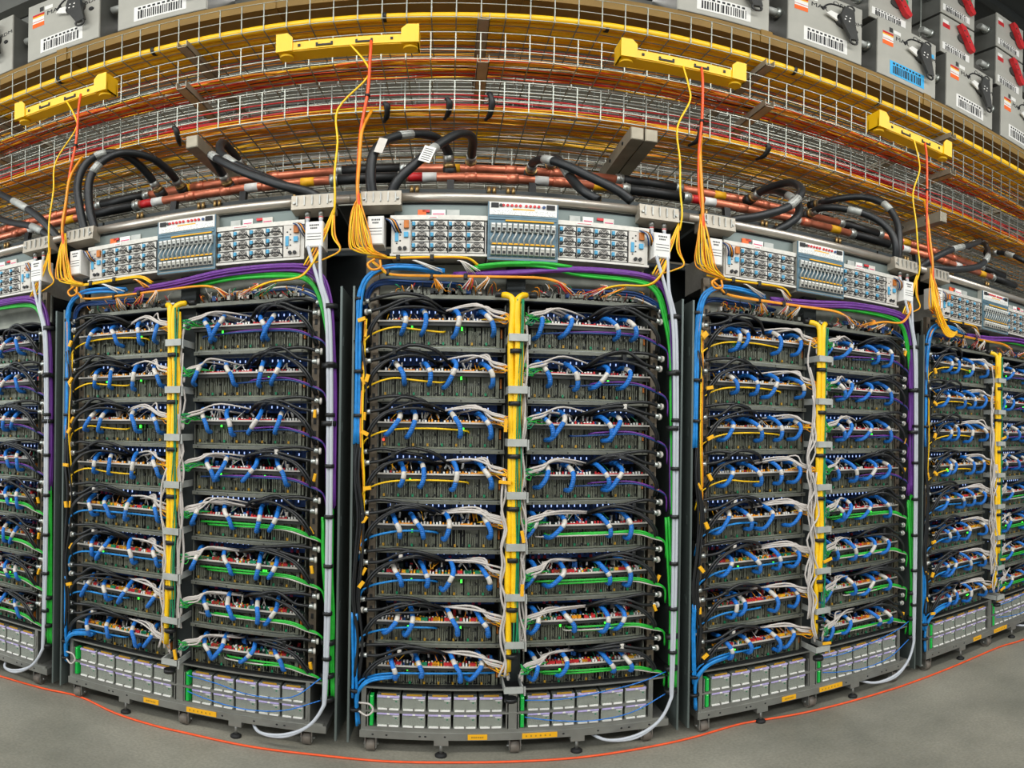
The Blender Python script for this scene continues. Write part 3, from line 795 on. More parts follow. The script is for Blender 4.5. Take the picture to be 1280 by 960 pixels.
    t = thing('green_bundle', 'green cable bundle from top shelf to base, right side of %s' % RK[k], 'cable', (X, YF, 0), 'green cable bundles')
    bundle(t, 'green_cable', ([(0.44, 0.0, 1.905), (0.56, -0.012, 1.922), (0.70, -0.012, 1.922)] if k == 2 else [(0.60, 0.01, 1.888), (0.70, 0.01, 1.892)]) + [(0.84, -0.002, 1.90), (1.05, -0.002, 1.893), (1.13, -0.002, 1.86), (1.17, 0.0, 1.77)] + [(1.20 + 0.004 * q, 0.004, 1.62 - 0.17 * q) for q in range(9)], ['green'] * 4, 0.006, 0.008)
    if k == 2: bundle(t, 'green_cable', [(0.47, -0.01, 1.915), (0.56, -0.02, 1.924), (0.70, -0.02, 1.930), (0.80, -0.01, 1.926)], ['green'] * 4, 0.005, 0.008)
    bundle(t, 'green_cable', [(1.19, 0.0, 0.98), (1.20, -0.004, 0.8), (1.212, -0.004, 0.6), (1.215, -0.004, 0.42), (1.216, 0, 0.25)], ['green'] * 4, 0.0055, 0.010)
    for z in (0.50, 0.36, 0.255): strap(t, 1.212, -0.008, z, 0.026, h=0.018)
    # grey hoses from the terminal boxes to a loop under the base
    t = thing('drain_hose', 'pair of pale grey hoses hanging from the top to the base, %s' % RK[k], 'hose', (X, YF, 0), 'pale grey hoses')
    for j in range(2):
        dx = j * 0.012
        low = [(1.205 + dx * 0.5, -0.03, 0.30), (1.20, -0.035, 0.22), (1.15, -0.045, 0.135), (1.06, -0.05, 0.075 + 0.01 * j), (0.96, -0.02, 0.062), (0.90, 0.06, 0.07)]
        P = [((1.112, 1.163)[j], -0.004, 2.112), ((1.125, 1.168)[j], -0.03, 1.99), (1.162 + dx, -0.035, 1.86), (1.192 + dx, -0.03, 1.74), (1.203 + dx, -0.028, 1.5), (1.207 + dx, -0.028, 1.1), (1.207 + dx, -0.028, 0.7)] + low
        a = MB(); a.tube(P, 0.0068, 8, 5); a.build('grey_hose', 'grey_hose', t)
    for i in range(1, 8):
        if i % 2 == k % 2 or True: strap(t, 1.212, -0.024, LEDGE[i] + 0.02, 0.018, h=0.014)
    # amber fibre along the underside of the power shelf
    if k > 0:
        t = thing('amber_bundle', 'amber fibre bundles tied below the power shelf of the %s' % RK[k], 'cable', (X, YF, 0), 'amber fibre bundles')
        bundle(t, 'amber_cable', [(0.07, -0.02, 1.945), (0.16, -0.025, 1.937), (0.30, -0.025, 1.939), (0.42, -0.02, 1.939), (0.47, -0.005, 1.91)], ['yellow', 'yellow', 'amber', 'yellow', 'amber'], 0.0034, 0.0035)
        bundle(t, 'amber_cable', [(0.09, -0.02, 1.925), (0.12, -0.03, 1.898), (0.16, -0.03, 1.872), (0.30, -0.03, 1.866), (0.52, -0.02, 1.870), (0.70, -0.015, 1.873), (0.78, -0.02, 1.85)], ['amber', 'amber', 'yellow', 'amber'], 0.0036, 0.0035)
        bundle(t, 'amber_cable', [(1.165, -0.03, 1.98), (1.14, -0.04, 1.92), (1.09, -0.035, 1.872), (0.98, -0.03, 1.862), (0.90, -0.02, 1.838)], ['amber', 'yellow', 'amber'], 0.0036, 0.0035)
        for x, z in ((0.18, 1.938), (0.30, 1.939), (0.145, 1.883), (0.30, 1.866), (0.42, 1.867)): 
            b = MB(); b.bbox(x - 0.007, x + 0.007, -0.036, -0.018, z - 0.011, z + 0.011, 0.003); b.build('cable_wrap', 'black', t)
        # loose patch wiring above the first tray
        g = MB()
        for j in range(95):
            x = rnd.choice((rnd.uniform(0.14, 0.54), rnd.uniform(0.68, 1.1))); z = rnd.uniform(1.816, 1.85)
            g.m = rnd.choice((0, 0, 0, 5, 5, 2, 3, 3, 4))
            dx = rnd.uniform(-0.03, 0.03)
            g.tube([(x, 0.035, 1.812), (x + dx * 0.4, -0.005, z), (x + dx, -0.004 + rnd.uniform(0, 0.02), z + rnd.uniform(0.0, 0.02))], rnd.choice((0.0012, 0.0016, 0.002)), 4, 2)
        for j in range(40):
            x = rnd.uniform(0.13, 1.1); g.m = rnd.choice((5, 6, 6, 6, 3, 3, 7)); s = rnd.uniform(0.006, 0.02)
            g.box(x, x + s, 0.0, 0.02, 1.813, 1.813 + rnd.uniform(0.006, 0.024))
        for x0, z0, x1, z1, cs in ((0.25, 1.93, 0.32, 1.888, (1, 5, 5)), (0.41, 1.93, 0.45, 1.885, (5, 1, 0)), (0.31, 1.865, 0.33, 1.818, (0, 0, 5)), (0.44, 1.868, 0.42, 1.825, (0, 2, 5)),
                                   (0.50, 1.87, 0.47, 1.822, (1, 0, 5)), (0.76, 1.862, 0.80, 1.82, (0, 5, 2)), (0.93, 1.862, 0.86, 1.822, (0, 1, 2)), (1.0, 1.862, 0.93, 1.82, (0, 5, 4))):
            for q in range(9):
                a = rnd.uniform(-0.022, 0.022); g.m = rnd.choice(cs)
                g.tube([(x0 - 0.02, -0.03, z0), (x0 + a * 0.3, -0.036, z0 - 0.006), (x1 + a, -0.03 + rnd.uniform(-0.01, 0.02), z1 + rnd.uniform(-0.006, 0.008))], 0.0017, 4, 3)
        tag(g.build('patch_wiring', ['amber', 'white', 'red', 'black_cable', 'teal', 'offwhite', 'chassis', 'blue_dark'], None, (X, YF + 0.01, 0)), 'tangle of loose patch wires above the top servers, %s' % RK[k], 'wires', 'loose patch wires', 'stuff')
        # wiring in the sockets in front of the rear bundle
        # thin blue leads drooping over the battery shelves
        t = thing('battery_lead', 'thin blue leads drooping over the batteries of the %s' % RK[k], 'cable', (X, YF, 0), 'thin blue battery leads')
        a = MB(); a.tube([(0.655, -0.012, 0.272), (0.78, -0.02, 0.262 if k < 2 else 0.272), (0.92, -0.024, 0.236 if k == 1 else 0.29), (1.08, -0.024, 0.25 if k == 1 else 0.318), (1.19, -0.01, 0.345)], 0.0026, 5, 5); a.build('blue_lead', 'blue_hose', t)
        a = MB(); a.tube([(0.655, -0.012, 0.196), (0.75, -0.022, 0.180), (0.90, -0.026, 0.166), (1.05, -0.026, 0.185), (1.19, -0.012, 0.245)], 0.0026, 5, 5); a.build('blue_lead', 'blue_hose', t)

HOSES = {
    (0, 'front', 'right'): [(0.336, 0.380, 2.854), (0.711, 0.200, 2.620), (1.000, 0.100, 2.419), (1.146, 0.060, 2.286), (1.209, 0.060, 2.210)],
    (0, 'rear', 'right'): [(0.333, 0.420, 2.679), (0.686, 0.260, 2.482), (0.966, 0.140, 2.356), (1.150, 0.080, 2.236), (1.234, 0.060, 2.156)],
    (1, 'front', 'left'): [(0.093, 0.050, 2.211), (0.068, 0.040, 2.336), (0.053, 0.040, 2.475), (0.086, 0.060, 2.588), (0.163, 0.100, 2.642), (0.232, 0.180, 2.636), (0.265, 0.300, 2.583), (0.280, 0.400, 2.514)],
    (1, 'second', 'left'): [(0.139, 0.060, 2.221), (0.114, 0.050, 2.337), (0.112, 0.050, 2.486), (0.159, 0.080, 2.586), (0.235, 0.140, 2.641), (0.315, 0.240, 2.637), (0.352, 0.360, 2.598), (0.361, 0.480, 2.548)],
    (1, 'front', 'right'): [(0.638, 0.400, 2.488), (0.630, 0.320, 2.534), (0.626, 0.220, 2.577), (0.693, 0.150, 2.507), (0.823, 0.100, 2.403), (0.986, 0.060, 2.304), (1.099, 0.050, 2.256), (1.155, 0.050, 2.216)],
    (1, 'rear', 'right'): [(0.674, 0.500, 2.616), (0.659, 0.400, 2.664), (0.644, 0.300, 2.682), (0.679, 0.200, 2.575), (0.772, 0.140, 2.465), (0.924, 0.100, 2.355), (1.063, 0.070, 2.268), (1.128, 0.060, 2.222)],
    (2, 'front', 'left'): [(0.074, 0.060, 2.226), (0.066, 0.050, 2.311), (0.075, 0.060, 2.418), (0.123, 0.100, 2.505), (0.209, 0.160, 2.559), (0.299, 0.250, 2.591), (0.347, 0.350, 2.568), (0.355, 0.400, 2.501)],
    (2, 'second', 'left'): [(0.137, 0.060, 2.214), (0.167, 0.050, 2.286), (0.233, 0.060, 2.368), (0.319, 0.100, 2.478), (0.394, 0.160, 2.563), (0.444, 0.260, 2.599), (0.449, 0.400, 2.596), (0.446, 0.500, 2.577)],
    (2, 'front', 'right'): [(0.701, 0.400, 2.500), (0.700, 0.320, 2.512), (0.732, 0.220, 2.486), (0.800, 0.150, 2.432), (0.901, 0.100, 2.359), (0.993, 0.060, 2.295), (1.049, 0.050, 2.248)],
    (2, 'rear', 'right'): [(0.805, 0.500, 2.591), (0.791, 0.380, 2.575), (0.804, 0.260, 2.501), (0.829, 0.180, 2.395), (0.864, 0.100, 2.296), (0.921, 0.070, 2.246)],
    (3, 'front', 'left'): [(0.502, 0.420, 2.532), (0.522, 0.300, 2.551), (0.556, 0.150, 2.539), (0.549, 0.040, 2.454), (0.450, -0.010, 2.330), (0.315, 0.000, 2.257), (0.212, 0.030, 2.228), (0.125, 0.060, 2.189)],
    (3, 'second', 'left'): [(0.593, 0.500, 2.624), (0.588, 0.350, 2.577), (0.581, 0.200, 2.493), (0.573, 0.100, 2.405), (0.536, 0.050, 2.322), (0.467, 0.040, 2.255), (0.405, 0.050, 2.214)],
    (3, 'front', 'right'): [(0.834, 0.400, 2.511), (0.854, 0.300, 2.522), (0.940, 0.200, 2.503), (1.042, 0.120, 2.459), (1.097, 0.060, 2.384), (1.114, 0.030, 2.291), (1.129, 0.050, 2.202)],
    (3, 'rear', 'right'): [(0.945, 0.500, 2.629), (0.974, 0.380, 2.627), (1.073, 0.260, 2.635), (1.142, 0.160, 2.584), (1.178, 0.100, 2.481), (1.165, 0.060, 2.346), (1.155, 0.060, 2.231)],
    (4, 'front', 'left'): [(0.898, 0.420, 2.656), (0.852, 0.300, 2.642), (0.585, 0.150, 2.516), (0.293, 0.050, 2.388), (0.098, 0.020, 2.276), (0.011, 0.040, 2.205)],
    (4, 'second', 'left'): [(1.085, 0.500, 2.761), (0.985, 0.350, 2.665), (0.753, 0.150, 2.483), (0.524, 0.050, 2.339), (0.263, 0.010, 2.251), (0.099, 0.020, 2.226), (0.029, 0.040, 2.191)],
    (4, 'front', 'right'): [(1.152, 0.450, 2.667), (1.170, 0.350, 2.654), (1.153, 0.200, 2.585), (1.234, 0.100, 2.511), (1.328, 0.060, 2.426)],
}
# ------------------------------------------------------------------ overhead: pipes, manifold, hoses
for k in range(5):
    X = BX(k)
    t = thing('coolant_pipe', 'front copper coolant pipe above the %s' % RK[k], 'pipe', (X, 2.5, 2.462), 'copper coolant pipes')
    def pipe(t, x0, x1, r):
        MB().cyl((x0, 0, 0), (x1, 0, 0), r, 12).build('pipe', 'copper', t)
        for x in (0.42, 0.60, 0.80):
            MB().cyl((x, 0, 0), (x + 0.05, 0, 0), r * 1.14, 12).build('coupling', 'copper', t)
        for x in (x0 - 0.005, x1 - 0.03): 
            c = MB(); c.cyl((x, 0, 0), (x + 0.035, 0, 0), r * 1.35, 10); c.m = 1; c.ring((x + 0.018, 0, 0), r * 1.4, 0.004, 10, 4, 'x'); c.build('clamp', ['galv', 'steel'], t)
        c = MB(); c.cyl((x1, 0, 0), (x0 + PITCH, 0, 0), r * 1.25, 10); c.build('black_joint', 'black', t)
    pipe(t, 0.14, 1.14, 0.021)
    for x, m in ((0.98, 'tag_yellow'), (0.24, 'white'), (0.72, 'white'), (0.18, 'red')):
        MB().cyl((x, 0, 0), (x + 0.06, 0, 0), 0.0222, 12).build('pipe_label', m, t)
    t = thing('return_pipe', 'rear copper return pipe above the %s' % RK[k], 'pipe', (X, 2.60, 2.556), 'copper return pipes')
    pipe(t, 0.14, 1.14, 0.021)
    MB().cyl((0.34, 0, 0), (0.40, 0, 0), 0.0222, 12).build('pipe_label', 'tag_yellow', t)
    t = thing('manifold_beam', 'black manifold beam under the copper pipes of the %s' % RK[k], 'beam', (X, 2.44, 2.30), 'black manifold beams')
    MB().box(0.0, PITCH - 0.01, 0.0, 0.26, 0.0, 0.075).build('beam', 'panel_dark', t)
    MB().box(0.0, PITCH - 0.01, -0.012, 0.0, 0.0, 0.012).build('lip', 'chassis', t)
    for x in (0.52, 0.6, 0.97, 0.2):
        b = MB(); b.cyl((x, -0.01, 0.05), (x, -0.01, 0.085), 0.008, 8); b.cyl((x + 0.022, -0.01, 0.05), (x + 0.022, -0.01, 0.085), 0.008, 8); b.build('valve', 'brass', t)
    for x in (0.36, 0.71):
        b = MB(); b.bar((x, 0.05, 0.05), (x, 0.07, 0.18), 0.03, 0.03); b.build('bracket', 'black', t)
    # four black hoses (three of the rightmost rack, two of the left-edge one are in the photo)
    specs = [(q[1], q[2], P) for q, P in HOSES.items() if q[0] == k]
    for a1, a2, P in specs:
        t = thing('black_hose', 'thick black rubber hose, %s of the %s pair, above the %s' % (a1, a2, RK[k]), 'hose', (X, YF, 0), 'thick black rubber hoses')
        a = MB(); a.tube(P, 0.0195, 10, 5); h = a.build('hose', 'hose_rubber', t)
        end, prv = (P[-1], P[-2]) if P[-1][1] > P[0][1] else (P[0], P[1])
        e = Vector(end); d = (Vector(prv) - e).normalized()
        f = MB(); f.cyl(e - d * 0.03, e + d * 0.012, 0.029, 10); f.m = 1; f.cyl(e + d * 0.012, e + d * 0.03, 0.026, 10); f.m = 2; f.cyl(e + d * 0.03, e + d * 0.07, 0.0225, 10)
        f.build('fitting', ['black', 'brass', 'steel'], t)
        S = smooth_path(P, 6); i0 = len(S) // 2 if (a1 == 'front') == (a2 == 'left') else len(S) // 3
        b = MB(); b.tube([tuple(p) for p in S[i0:i0 + 4]], 0.0202, 10, 1); b.build('sleeve_label', 'grey_light', t)
        if k == 2 and a2 == 'left' and a1 == 'second':
            c = MB(); c.box(-0.022, 0.022, 0, 0.002, -0.036, 0.036); c.m = 1
            for q in range(6): c.box(-0.016, 0.016, -0.0006, 0, -0.028 + q * 0.010, -0.025 + q * 0.010)
            o = c.build('hang_tag', ['white', 'lever_grey'], t, (0.275, 0.03, 2.395)); o.rotation_euler = (0, 0.35, 0)
        if k == 2 and a2 == 'left' and a1 == 'front':
            c = MB(); c.box(-0.016, 0.016, 0, 0.002, -0.034, 0.034); o = c.build('hang_tag', 'offwhite', t, (0.105, 0.03, 2.44)); o.rotation_euler = (0, 0.3, 0)

# grey struts carrying the lowest tray, pointing at the aisle
for i, (x, y0, y1, z, n, lb) in enumerate(((0.745, 2.30, 2.95, 2.665, 2, 'pair of grey strut channels jutting out above the middle rack'),
                                       (-1.10, 2.30, 2.95, 2.66, 1, 'single grey strut jutting out above the second rack'),
                                       (2.56, 2.30, 2.95, 2.66, 1, 'single grey strut jutting out between fourth and rightmost rack'))):
    t = thing('strut_beam', lb, 'beam', (x, 0, z), 'grey strut beams under the trays')
    for q in range(n):
        b = MB(); b.bbox(q * 0.062 - 0.028, q * 0.062 + 0.028, y0, y1, -0.034, 0.034, 0.004); b.m = 1
        for c in range(2): b.ring((q * 0.062 - 0.0285, y0 + 0.12 + c * 0.2, 0.0), 0.008, 0.003, 8, 4, 'x')
        b.build('channel', ['strut', 'chassis_dark'], t)

# ------------------------------------------------------------------ wire mesh cable trays
X0, X1 = -3.6, 5.4
def wire_tray(name, label, y0, y1, z0, h, wires, struts, seed):
    rs = random.Random(seed)
    t = thing(name, label, 'cable tray', (0, 0, 0), 'wire mesh cable trays')
    if y0 > 3:
        for x in range(-3, 5): MB().cyl((x + 0.4, y1 + 0.012, z0), (x + 0.4, y1 + 0.012, 6.79), 0.006, 6).build('hanger_rod', 'wire', t)
    L = MB(); r = 0.0019
    for i in range(wires + 1):
        z = z0 + h * i / wires
        L.bar((X0, y0, z), (X1, y0, z), 2 * r, 2 * r); L.bar((X0, y1, z), (X1, y1, z), 2 * r, 2 * r)
    n = int((y1 - y0) / 0.062)
    for i in range(1, n):
        y = y0 + (y1 - y0) * i / n; L.bar((X0, y, z0), (X1, y, z0), 2 * r, 2 * r)
    Cw = L; nx = int((X1 - X0) / 0.1); r2 = 0.0024
    for i in range(nx + 1):
        x = X0 + i * 0.1
        Cw.bar((x, y0 - r, z0 - r), (x, y0 - r, z0 + h), 2 * r2, 2 * r2); Cw.bar((x, y1 + r, z0 - r), (x, y1 + r, z0 + h), 2 * r2, 2 * r2)
        Cw.bar((x, y0, z0 - 2 * r), (x, y1, z0 - 2 * r), 2 * r2, 2 * r2)
    Cw.build('wire_mesh', 'wire', t)
    for x in struts:
        b = MB()
        for s in (-0.024, 0.021): b.box(x + s, x + s + 0.003, y0 - 0.05, y1 + 0.1, z0 - 0.055, z0 - 0.010)
        b.box(x - 0.024, x + 0.024, y0 - 0.05, y1 + 0.1, z0 - 0.055, z0 - 0.051)
        b.build('strut', 'strut', t)
        if 3.0 < z0 < 3.2: MB().box(x - 0.012, x + 0.012, 3.014, 3.026, 2.91, z0 - 0.05).build('standoff', 'strut', t)
        if 3.0 < z0 < 3.2: MB().cyl((x, y1 + 0.06, z0 - 0.05), (x, y1 + 0.06, 3.27), 0.006, 6).build('hanger_rod', 'wire', t)
    return t
def tray_cables(name, label, y0, y1, z0, zs, n, mats, weights, seed, rad=(0.0028, 0.005)):
    rs = random.Random(seed); g = MB()
    for i in range(n):
        g.m = rs.choices(range(len(mats)), weights)[0]
        y = rs.uniform(y0, y1); z = z0 + rs.random() ** 1.5 * zs
        P = []; x = X0
        while x <= X1 + 0.01:
            P.append((x, min(max(y + rs.uniform(-0.022, 0.022), y0), y1), z + rs.uniform(0, 0.008))); x += 0.3
        g.tube(P, rs.uniform(*rad), 5, 3, False)
    return tag(g.build(name, mats), label, 'cables', None, 'stuff')
ST = [0.11 + 1.27 * i for i in range(-3, 5)]
t = wire_tray('wire_tray', 'lowest wire mesh tray full of amber fibres, above the hoses', 2.36, 3.02, 2.745, 0.168, 3, [], 1)
for x, z, dz in ((0.15, 2.77, 0.07), (-0.27, 2.76, 0.02), (-0.02, 2.77, 0.03), (1.05, 2.755, 0.03), (1.4, 2.76, 0.02), (-1.2, 2.76, 0.03)):
    b = MB(); b.tube([(x - 0.012, 2.35, z + dz), (x, 2.348, z + dz * 0.3), (x - 0.004, 2.38, z - 0.03), (x - 0.02, 2.43, z - 0.035)], [0.012, 0.014, 0.012, 0.008], 6, 3); b.build('hook_strap', 'black', t)
tray_cables('tray_fibers', 'amber and yellow fibres lying in the lowest wire tray', 2.385, 2.76, 2.754, 0.022, 78, ['amber', 'yellow', 'red', 'white_cable'], [6, 5, 0.6, 0.6], 2)
tray_cables('tray_leads', 'red leads lying high in the lowest wire tray', 2.42, 2.55, 2.81, 0.07, 8, ['red', 'orange'], [4, 1], 3)
wire_tray('wire_tray', 'middle wire mesh tray behind the yellow fibre outlets', 2.36, 3.0, 3.045, 0.17, 3, [x for x in ST], 4)
tray_cables('tray_leads', 'orange red and amber leads lying in the middle wire tray', 2.385, 2.56, 3.054, 0.022, 36, ['orange', 'amber', 'red', 'yellow', 'black_cable'], [4, 5, 3, 2, 0.6], 5)
wire_tray('wire_tray', 'topmost wire mesh tray holding thick yellow fibre bundles', 2.36, 2.98, 3.318, 0.195, 2, [x for x in ST], 6)
t = thing('yellow_tube_bundle', 'thick yellow fibre tubes along the front of the topmost tray', 'cable', (0, 0, 0))
for i, (y, z, r) in enumerate(((2.390, 3.348, 0.024), (2.438, 3.343, 0.020), (2.480, 3.342, 0.019), (2.522, 3.343, 0.020), (2.565, 3.342, 0.019), (2.606, 3.342, 0.018))):
    g = MB(); P = [(X0 + q * 0.5, y + rnd.uniform(-0.006, 0.006), z + rnd.uniform(-0.002, 0.003)) for q in range(19)]
    g.tube(P, r, 8, 3); g.build('tube', 'yellow' if i == 2 else 'yellow_duct', t)
for x in (-1.9, -1.35, -0.3, 0.62, 1.55, 2.1, 2.7):
    g = MB(); g.tube([(x, 2.390, 3.348), (x + 0.016, 2.390, 3.348)], 0.0282, 10, 1); g.build('tie_wrap', 'black', t)
tray_cables('tray_fibers', 'amber fibres lying behind the yellow tubes in the topmost tray', 2.64, 2.72, 3.328, 0.01, 6, ['amber', 'yellow', 'orange'], [5, 4, 1], 8)
wire_tray('wire_tray', 'rear wire mesh tray over the copper pipes, behind the lowest tray', 3.2, 3.75, 2.93, 0.15, 3, [], 9)
tray_cables('tray_fibers', 'sparse pale and yellow fibres in the rear wire tray', 3.22, 3.7, 2.94, 0.06, 26, ['yellow', 'white_cable', 'black_cable', 'amber'], [2, 3, 3, 2], 10)
wire_tray('wire_tray', 'rear upper wire mesh tray behind the middle one', 3.3, 3.9, 3.38, 0.15, 3, [], 11)
tray_cables('tray_leads', 'red and dark leads in the rear upper wire tray', 3.32, 3.85, 3.39, 0.08, 34, ['red', 'amber', 'black_cable', 'blue_dark', 'white_cable'], [3, 1.5, 4, 2, 3], 12)
def rods(t, y, z, xs, top=6.79):
    for x in xs:
        MB().cyl((x, y, z), (x, y, top), 0.006, 6).build('hanger_rod', 'wire', t)
# yellow fibre raceway above and behind, its shade painted into the colour
t = thing('fiber_raceway', 'yellow fibre raceway in a painted shade tone under the grey breaker boxes', 'raceway', (0, 0, 0))
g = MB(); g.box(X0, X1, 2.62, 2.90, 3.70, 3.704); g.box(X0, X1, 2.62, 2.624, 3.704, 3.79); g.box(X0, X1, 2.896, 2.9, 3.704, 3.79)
g.build('trough', 'raceway_shaded_yellow', t)
rods(t, 2.906, 3.69, [-1.81, -0.6, 0.6, 1.66, 2.96])
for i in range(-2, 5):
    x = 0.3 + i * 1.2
    b = MB(); b.box(x, x + 0.07, 2.615, 2.905, 3.692, 3.70); b.box(x, x + 0.07, 2.612, 2.62, 3.692, 3.80); b.build('joint', 'raceway_shaded_yellow', t)
# yellow fibre outlets at each gap between racks
OUT = []
names = ['leftmost', 'second', 'third', 'rightmost']
for j in range(4):
    X = (-1.71, -0.405, 0.891, 2.17)[j]
    t = thing('fiber_outlet', 'yellow fibre outlet trough with raised ends, %s of the four' % (names[j] if j in (0, 3) else names[j] + ' from the left'), 'cable outlet', (X, 2.15, 3.02), 'yellow fibre outlets')
    g = MB(); n = 0.27
    g.box(-n, n, -0.005, 0.0, -0.035, 0.012); g.box(-n, n, 0.0, 0.075, -0.040, -0.035); g.box(-n, n, 0.07, 0.075, -0.035, 0.03)
    g.build('trough', 'yellow_duct', t)
    for s in (-1, 1):
        e = MB(); xa, xb = (-n, -n + 0.065) if s < 0 else (n - 0.065, n)
        pr = [(xa, -0.04), (xb, -0.04), (xb, 0.045), (xb - (0.02 if s < 0 else 0), 0.068), (xa + (0 if s < 0 else 0.02), 0.068), (xa, 0.045 if s > 0 else 0.068)]
        if s < 0: pr = [(xa, -0.04), (xb, -0.04), (xb, 0.04), (xb - 0.02, 0.068), (xa, 0.068)]
        else: pr = [(xa, -0.04), (xb, -0.04), (xb, 0.068), (xa + 0.02, 0.068), (xa, 0.04)]
        e.prism(pr, -0.012, -0.004)
        e.box(xa if s < 0 else xb - 0.005, xa + 0.005 if s < 0 else xb, -0.004, 0.085, -0.04, 0.066)
        e.tube([((xa + xb) / 2, 0.03, -0.04), ((xa + xb) / 2, 0.03, -0.056)], 0.028, 12, 1)
        e.build('end_lip', 'yellow_duct', t)
    for x0, x1 in ((-0.115, -0.05), (0.035, 0.10)):
        b = MB(); b.prism([(x0, -0.026), (x1, -0.026), (x1, -0.006), (x1 - 0.008, -0.006), (x1 - 0.008, -0.016), (x0 + 0.008, -0.016), (x0 + 0.008, -0.006), (x0, -0.006)], -0.009, -0.0045)
        b.build('slot', 'ink', t)
    for x in (-0.245, -0.18, 0.17, 0.245): MB().box(x - 0.005, x + 0.005, -0.009, -0.0045, -0.018, -0.004).build('clip', 'ink', t)
# cables that hang from the outlets into the gaps
for j in range(4):
    X = BX(j + 1); nm = ('leftmost outlet', 'second outlet', 'third outlet', 'rightmost outlet')[j]
    t = thing('orange_drop', 'orange fibre dropping straight down from the %s' % nm, 'cable', (X, YF, 0), 'orange fibre drops')
    a = MB(); a.tube([(0.06, 0.045, 3.0), (0.06, 0.03, 2.9), (0.055, 0.02, 2.7), (0.035, 0.0, 2.5), (0.03, -0.02, 2.3), (0.035, -0.045, 2.2), (0.05, -0.03, 2.08), (0.075, -0.01, 1.96)], 0.0062, 6, 5); a.build('fiber', 'orange', t)
    a = MB(); a.tube([(0.066, 0.05, 2.62), (0.04, 0.0, 2.5), (0.036, -0.025, 2.35), (0.034, -0.045, 2.22), (0.04, -0.03, 2.1)], 0.007, 6, 5); a.build('fiber', 'amber', t)
    for z in (2.68,): strap(t, 0.054, 0.02, z, 0.010)
    t = thing('yellow_drop', 'thin yellow fibre curving down from the %s' % nm, 'cable', (X, YF, 0), 'thin yellow fibre drops')
    s = (-0.06, -0.055, -0.05, -0.05)[j]
    bend = 0.05 if j < 2 else 0.0
    a = MB(); a.tube([(s + 0.03, 0.05, 3.0), (s + 0.05 + bend, 0.03, 2.86), (s + 0.055 + bend, 0.03, 2.78), (s, 0.02, 2.62), (s + 0.005, 0.0, 2.45), (s + 0.0, -0.02, 2.3), (s + 0.005, -0.03, 2.19), (s, -0.02, 2.12)], 0.0042, 6, 5); a.build('fiber', 'yellow', t)
    g = thing('yellow_loops', 'yellow fibre loops hanging in the gap below the %s' % nm, 'cable', (X, YF, 0), 'yellow fibre loops')
    for q in range(5):
        w_ = 0.018 + 0.012 * q
        a = MB(); a.tube([(-0.055, -0.02, 2.15), (-0.065 - w_ * 0.5, -0.02, 2.07), (-0.085 - w_, -0.025, 1.99), (-0.12 - w_, -0.03, 1.92)] if q < 3 else [(-0.055, -0.02, 2.15), (-0.02 - 0.01 * q, -0.02, 2.04), (-0.03, -0.02, 1.98), (-0.07, -0.025, 1.95), (-0.13, -0.03, 1.925)], 0.0034, 5, 5); a.build('loop', 'amber' if q % 2 else 'yellow', g)
    g = thing('yellow_fan', 'fan of yellow fibres pouring into the rack right of the %s' % nm, 'cable', (X, YF, 0), 'yellow fibre fans')
    if j == 3:
        for q in range(14):
            f = q / 13
            a = MB(); a.tube([(0.036 + rnd.uniform(-0.005, 0.005), -0.03, 2.18), (0.030 + 0.03 * f, -0.05, 2.04), (0.055 + 0.05 * f, -0.06 + rnd.uniform(-0.01, 0.01), 1.93 + 0.02 * f), (0.12 + 0.03 * f, -0.055, 1.85 + 0.04 * f), (0.19, -0.05, 1.845 + 0.03 * f), (0.25, -0.03, 1.885 + rnd.uniform(-0.006, 0.006))], 0.003, 5, 5); a.build('fiber', 'yellow' if q % 3 else 'amber', g)
    for q in range(13):
        f = q / 12
        xa = 0.025 + 0.045 * rnd.random()
        a = MB(); a.tube([(0.036 + rnd.uniform(-0.006, 0.006), -0.03, 2.20), (0.014 + 0.045 * f, -0.045 + rnd.uniform(-0.008, 0.008), 2.10 + rnd.uniform(-0.02, 0.02)), (0.006 + 0.075 * f, -0.05 + rnd.uniform(-0.01, 0.01), 1.99 + 0.035 * f), (0.035 + 0.06 * f, -0.045, 1.955 + 0.02 * rnd.random()), (0.14, -0.03, 1.937 + 0.008 * rnd.random())], 0.0028, 5, 5); a.build('fiber', 'yellow' if q % 3 else 'amber', g)
    a = MB(); a.tube([(0.10, -0.045, 1.93), (0.075, -0.05, 1.91), (0.09, -0.05, 1.888), (0.12, -0.05, 1.895), (0.118, -0.045, 1.925)], 0.0045, 6, 5); a.build('coil', 'amber', g)

# ------------------------------------------------------------------ grey breaker boxes overhead
def text_mesh(s, size):
    cu = bpy.data.curves.new('lettering', 'FONT'); cu.body = s; cu.size = size; cu.extrude = 0.0006; cu.resolution_u = 2
    tmp = bpy.data.objects.new('lettering', cu); C.objects.link(tmp)
    dg = bpy.context.evaluated_depsgraph_get(); me = bpy.data.meshes.new_from_object(tmp.evaluated_get(dg))
    bpy.data.objects.remove(tmp); me.materials.clear(); me.materials.append(M['ink']); return me
TX = {s: text_mesh(s, 0.05) for s in ('OFF', 'MAR', 'BDM')}
def letter(s, parent, loc, rot=0.0, sc=1.0):
    o = ob('lettering', TX[s], parent, loc); o.rotation_euler = (math.pi / 2, rot, 0); o.scale = (sc, sc, sc); return o
def barcode(mb, x0, x1, z0, z1, y, ink, rs):
    mb.m = ink; x = x0
    while x < x1:
        w_ = rs.choice((0.004, 0.006, 0.009, 0.012)); mb.box(x, min(x + w_, x1), y - 0.001, y, z0, z1 - rs.choice((0, 0.004))); x += w_ + rs.choice((0.004, 0.006, 0.009))
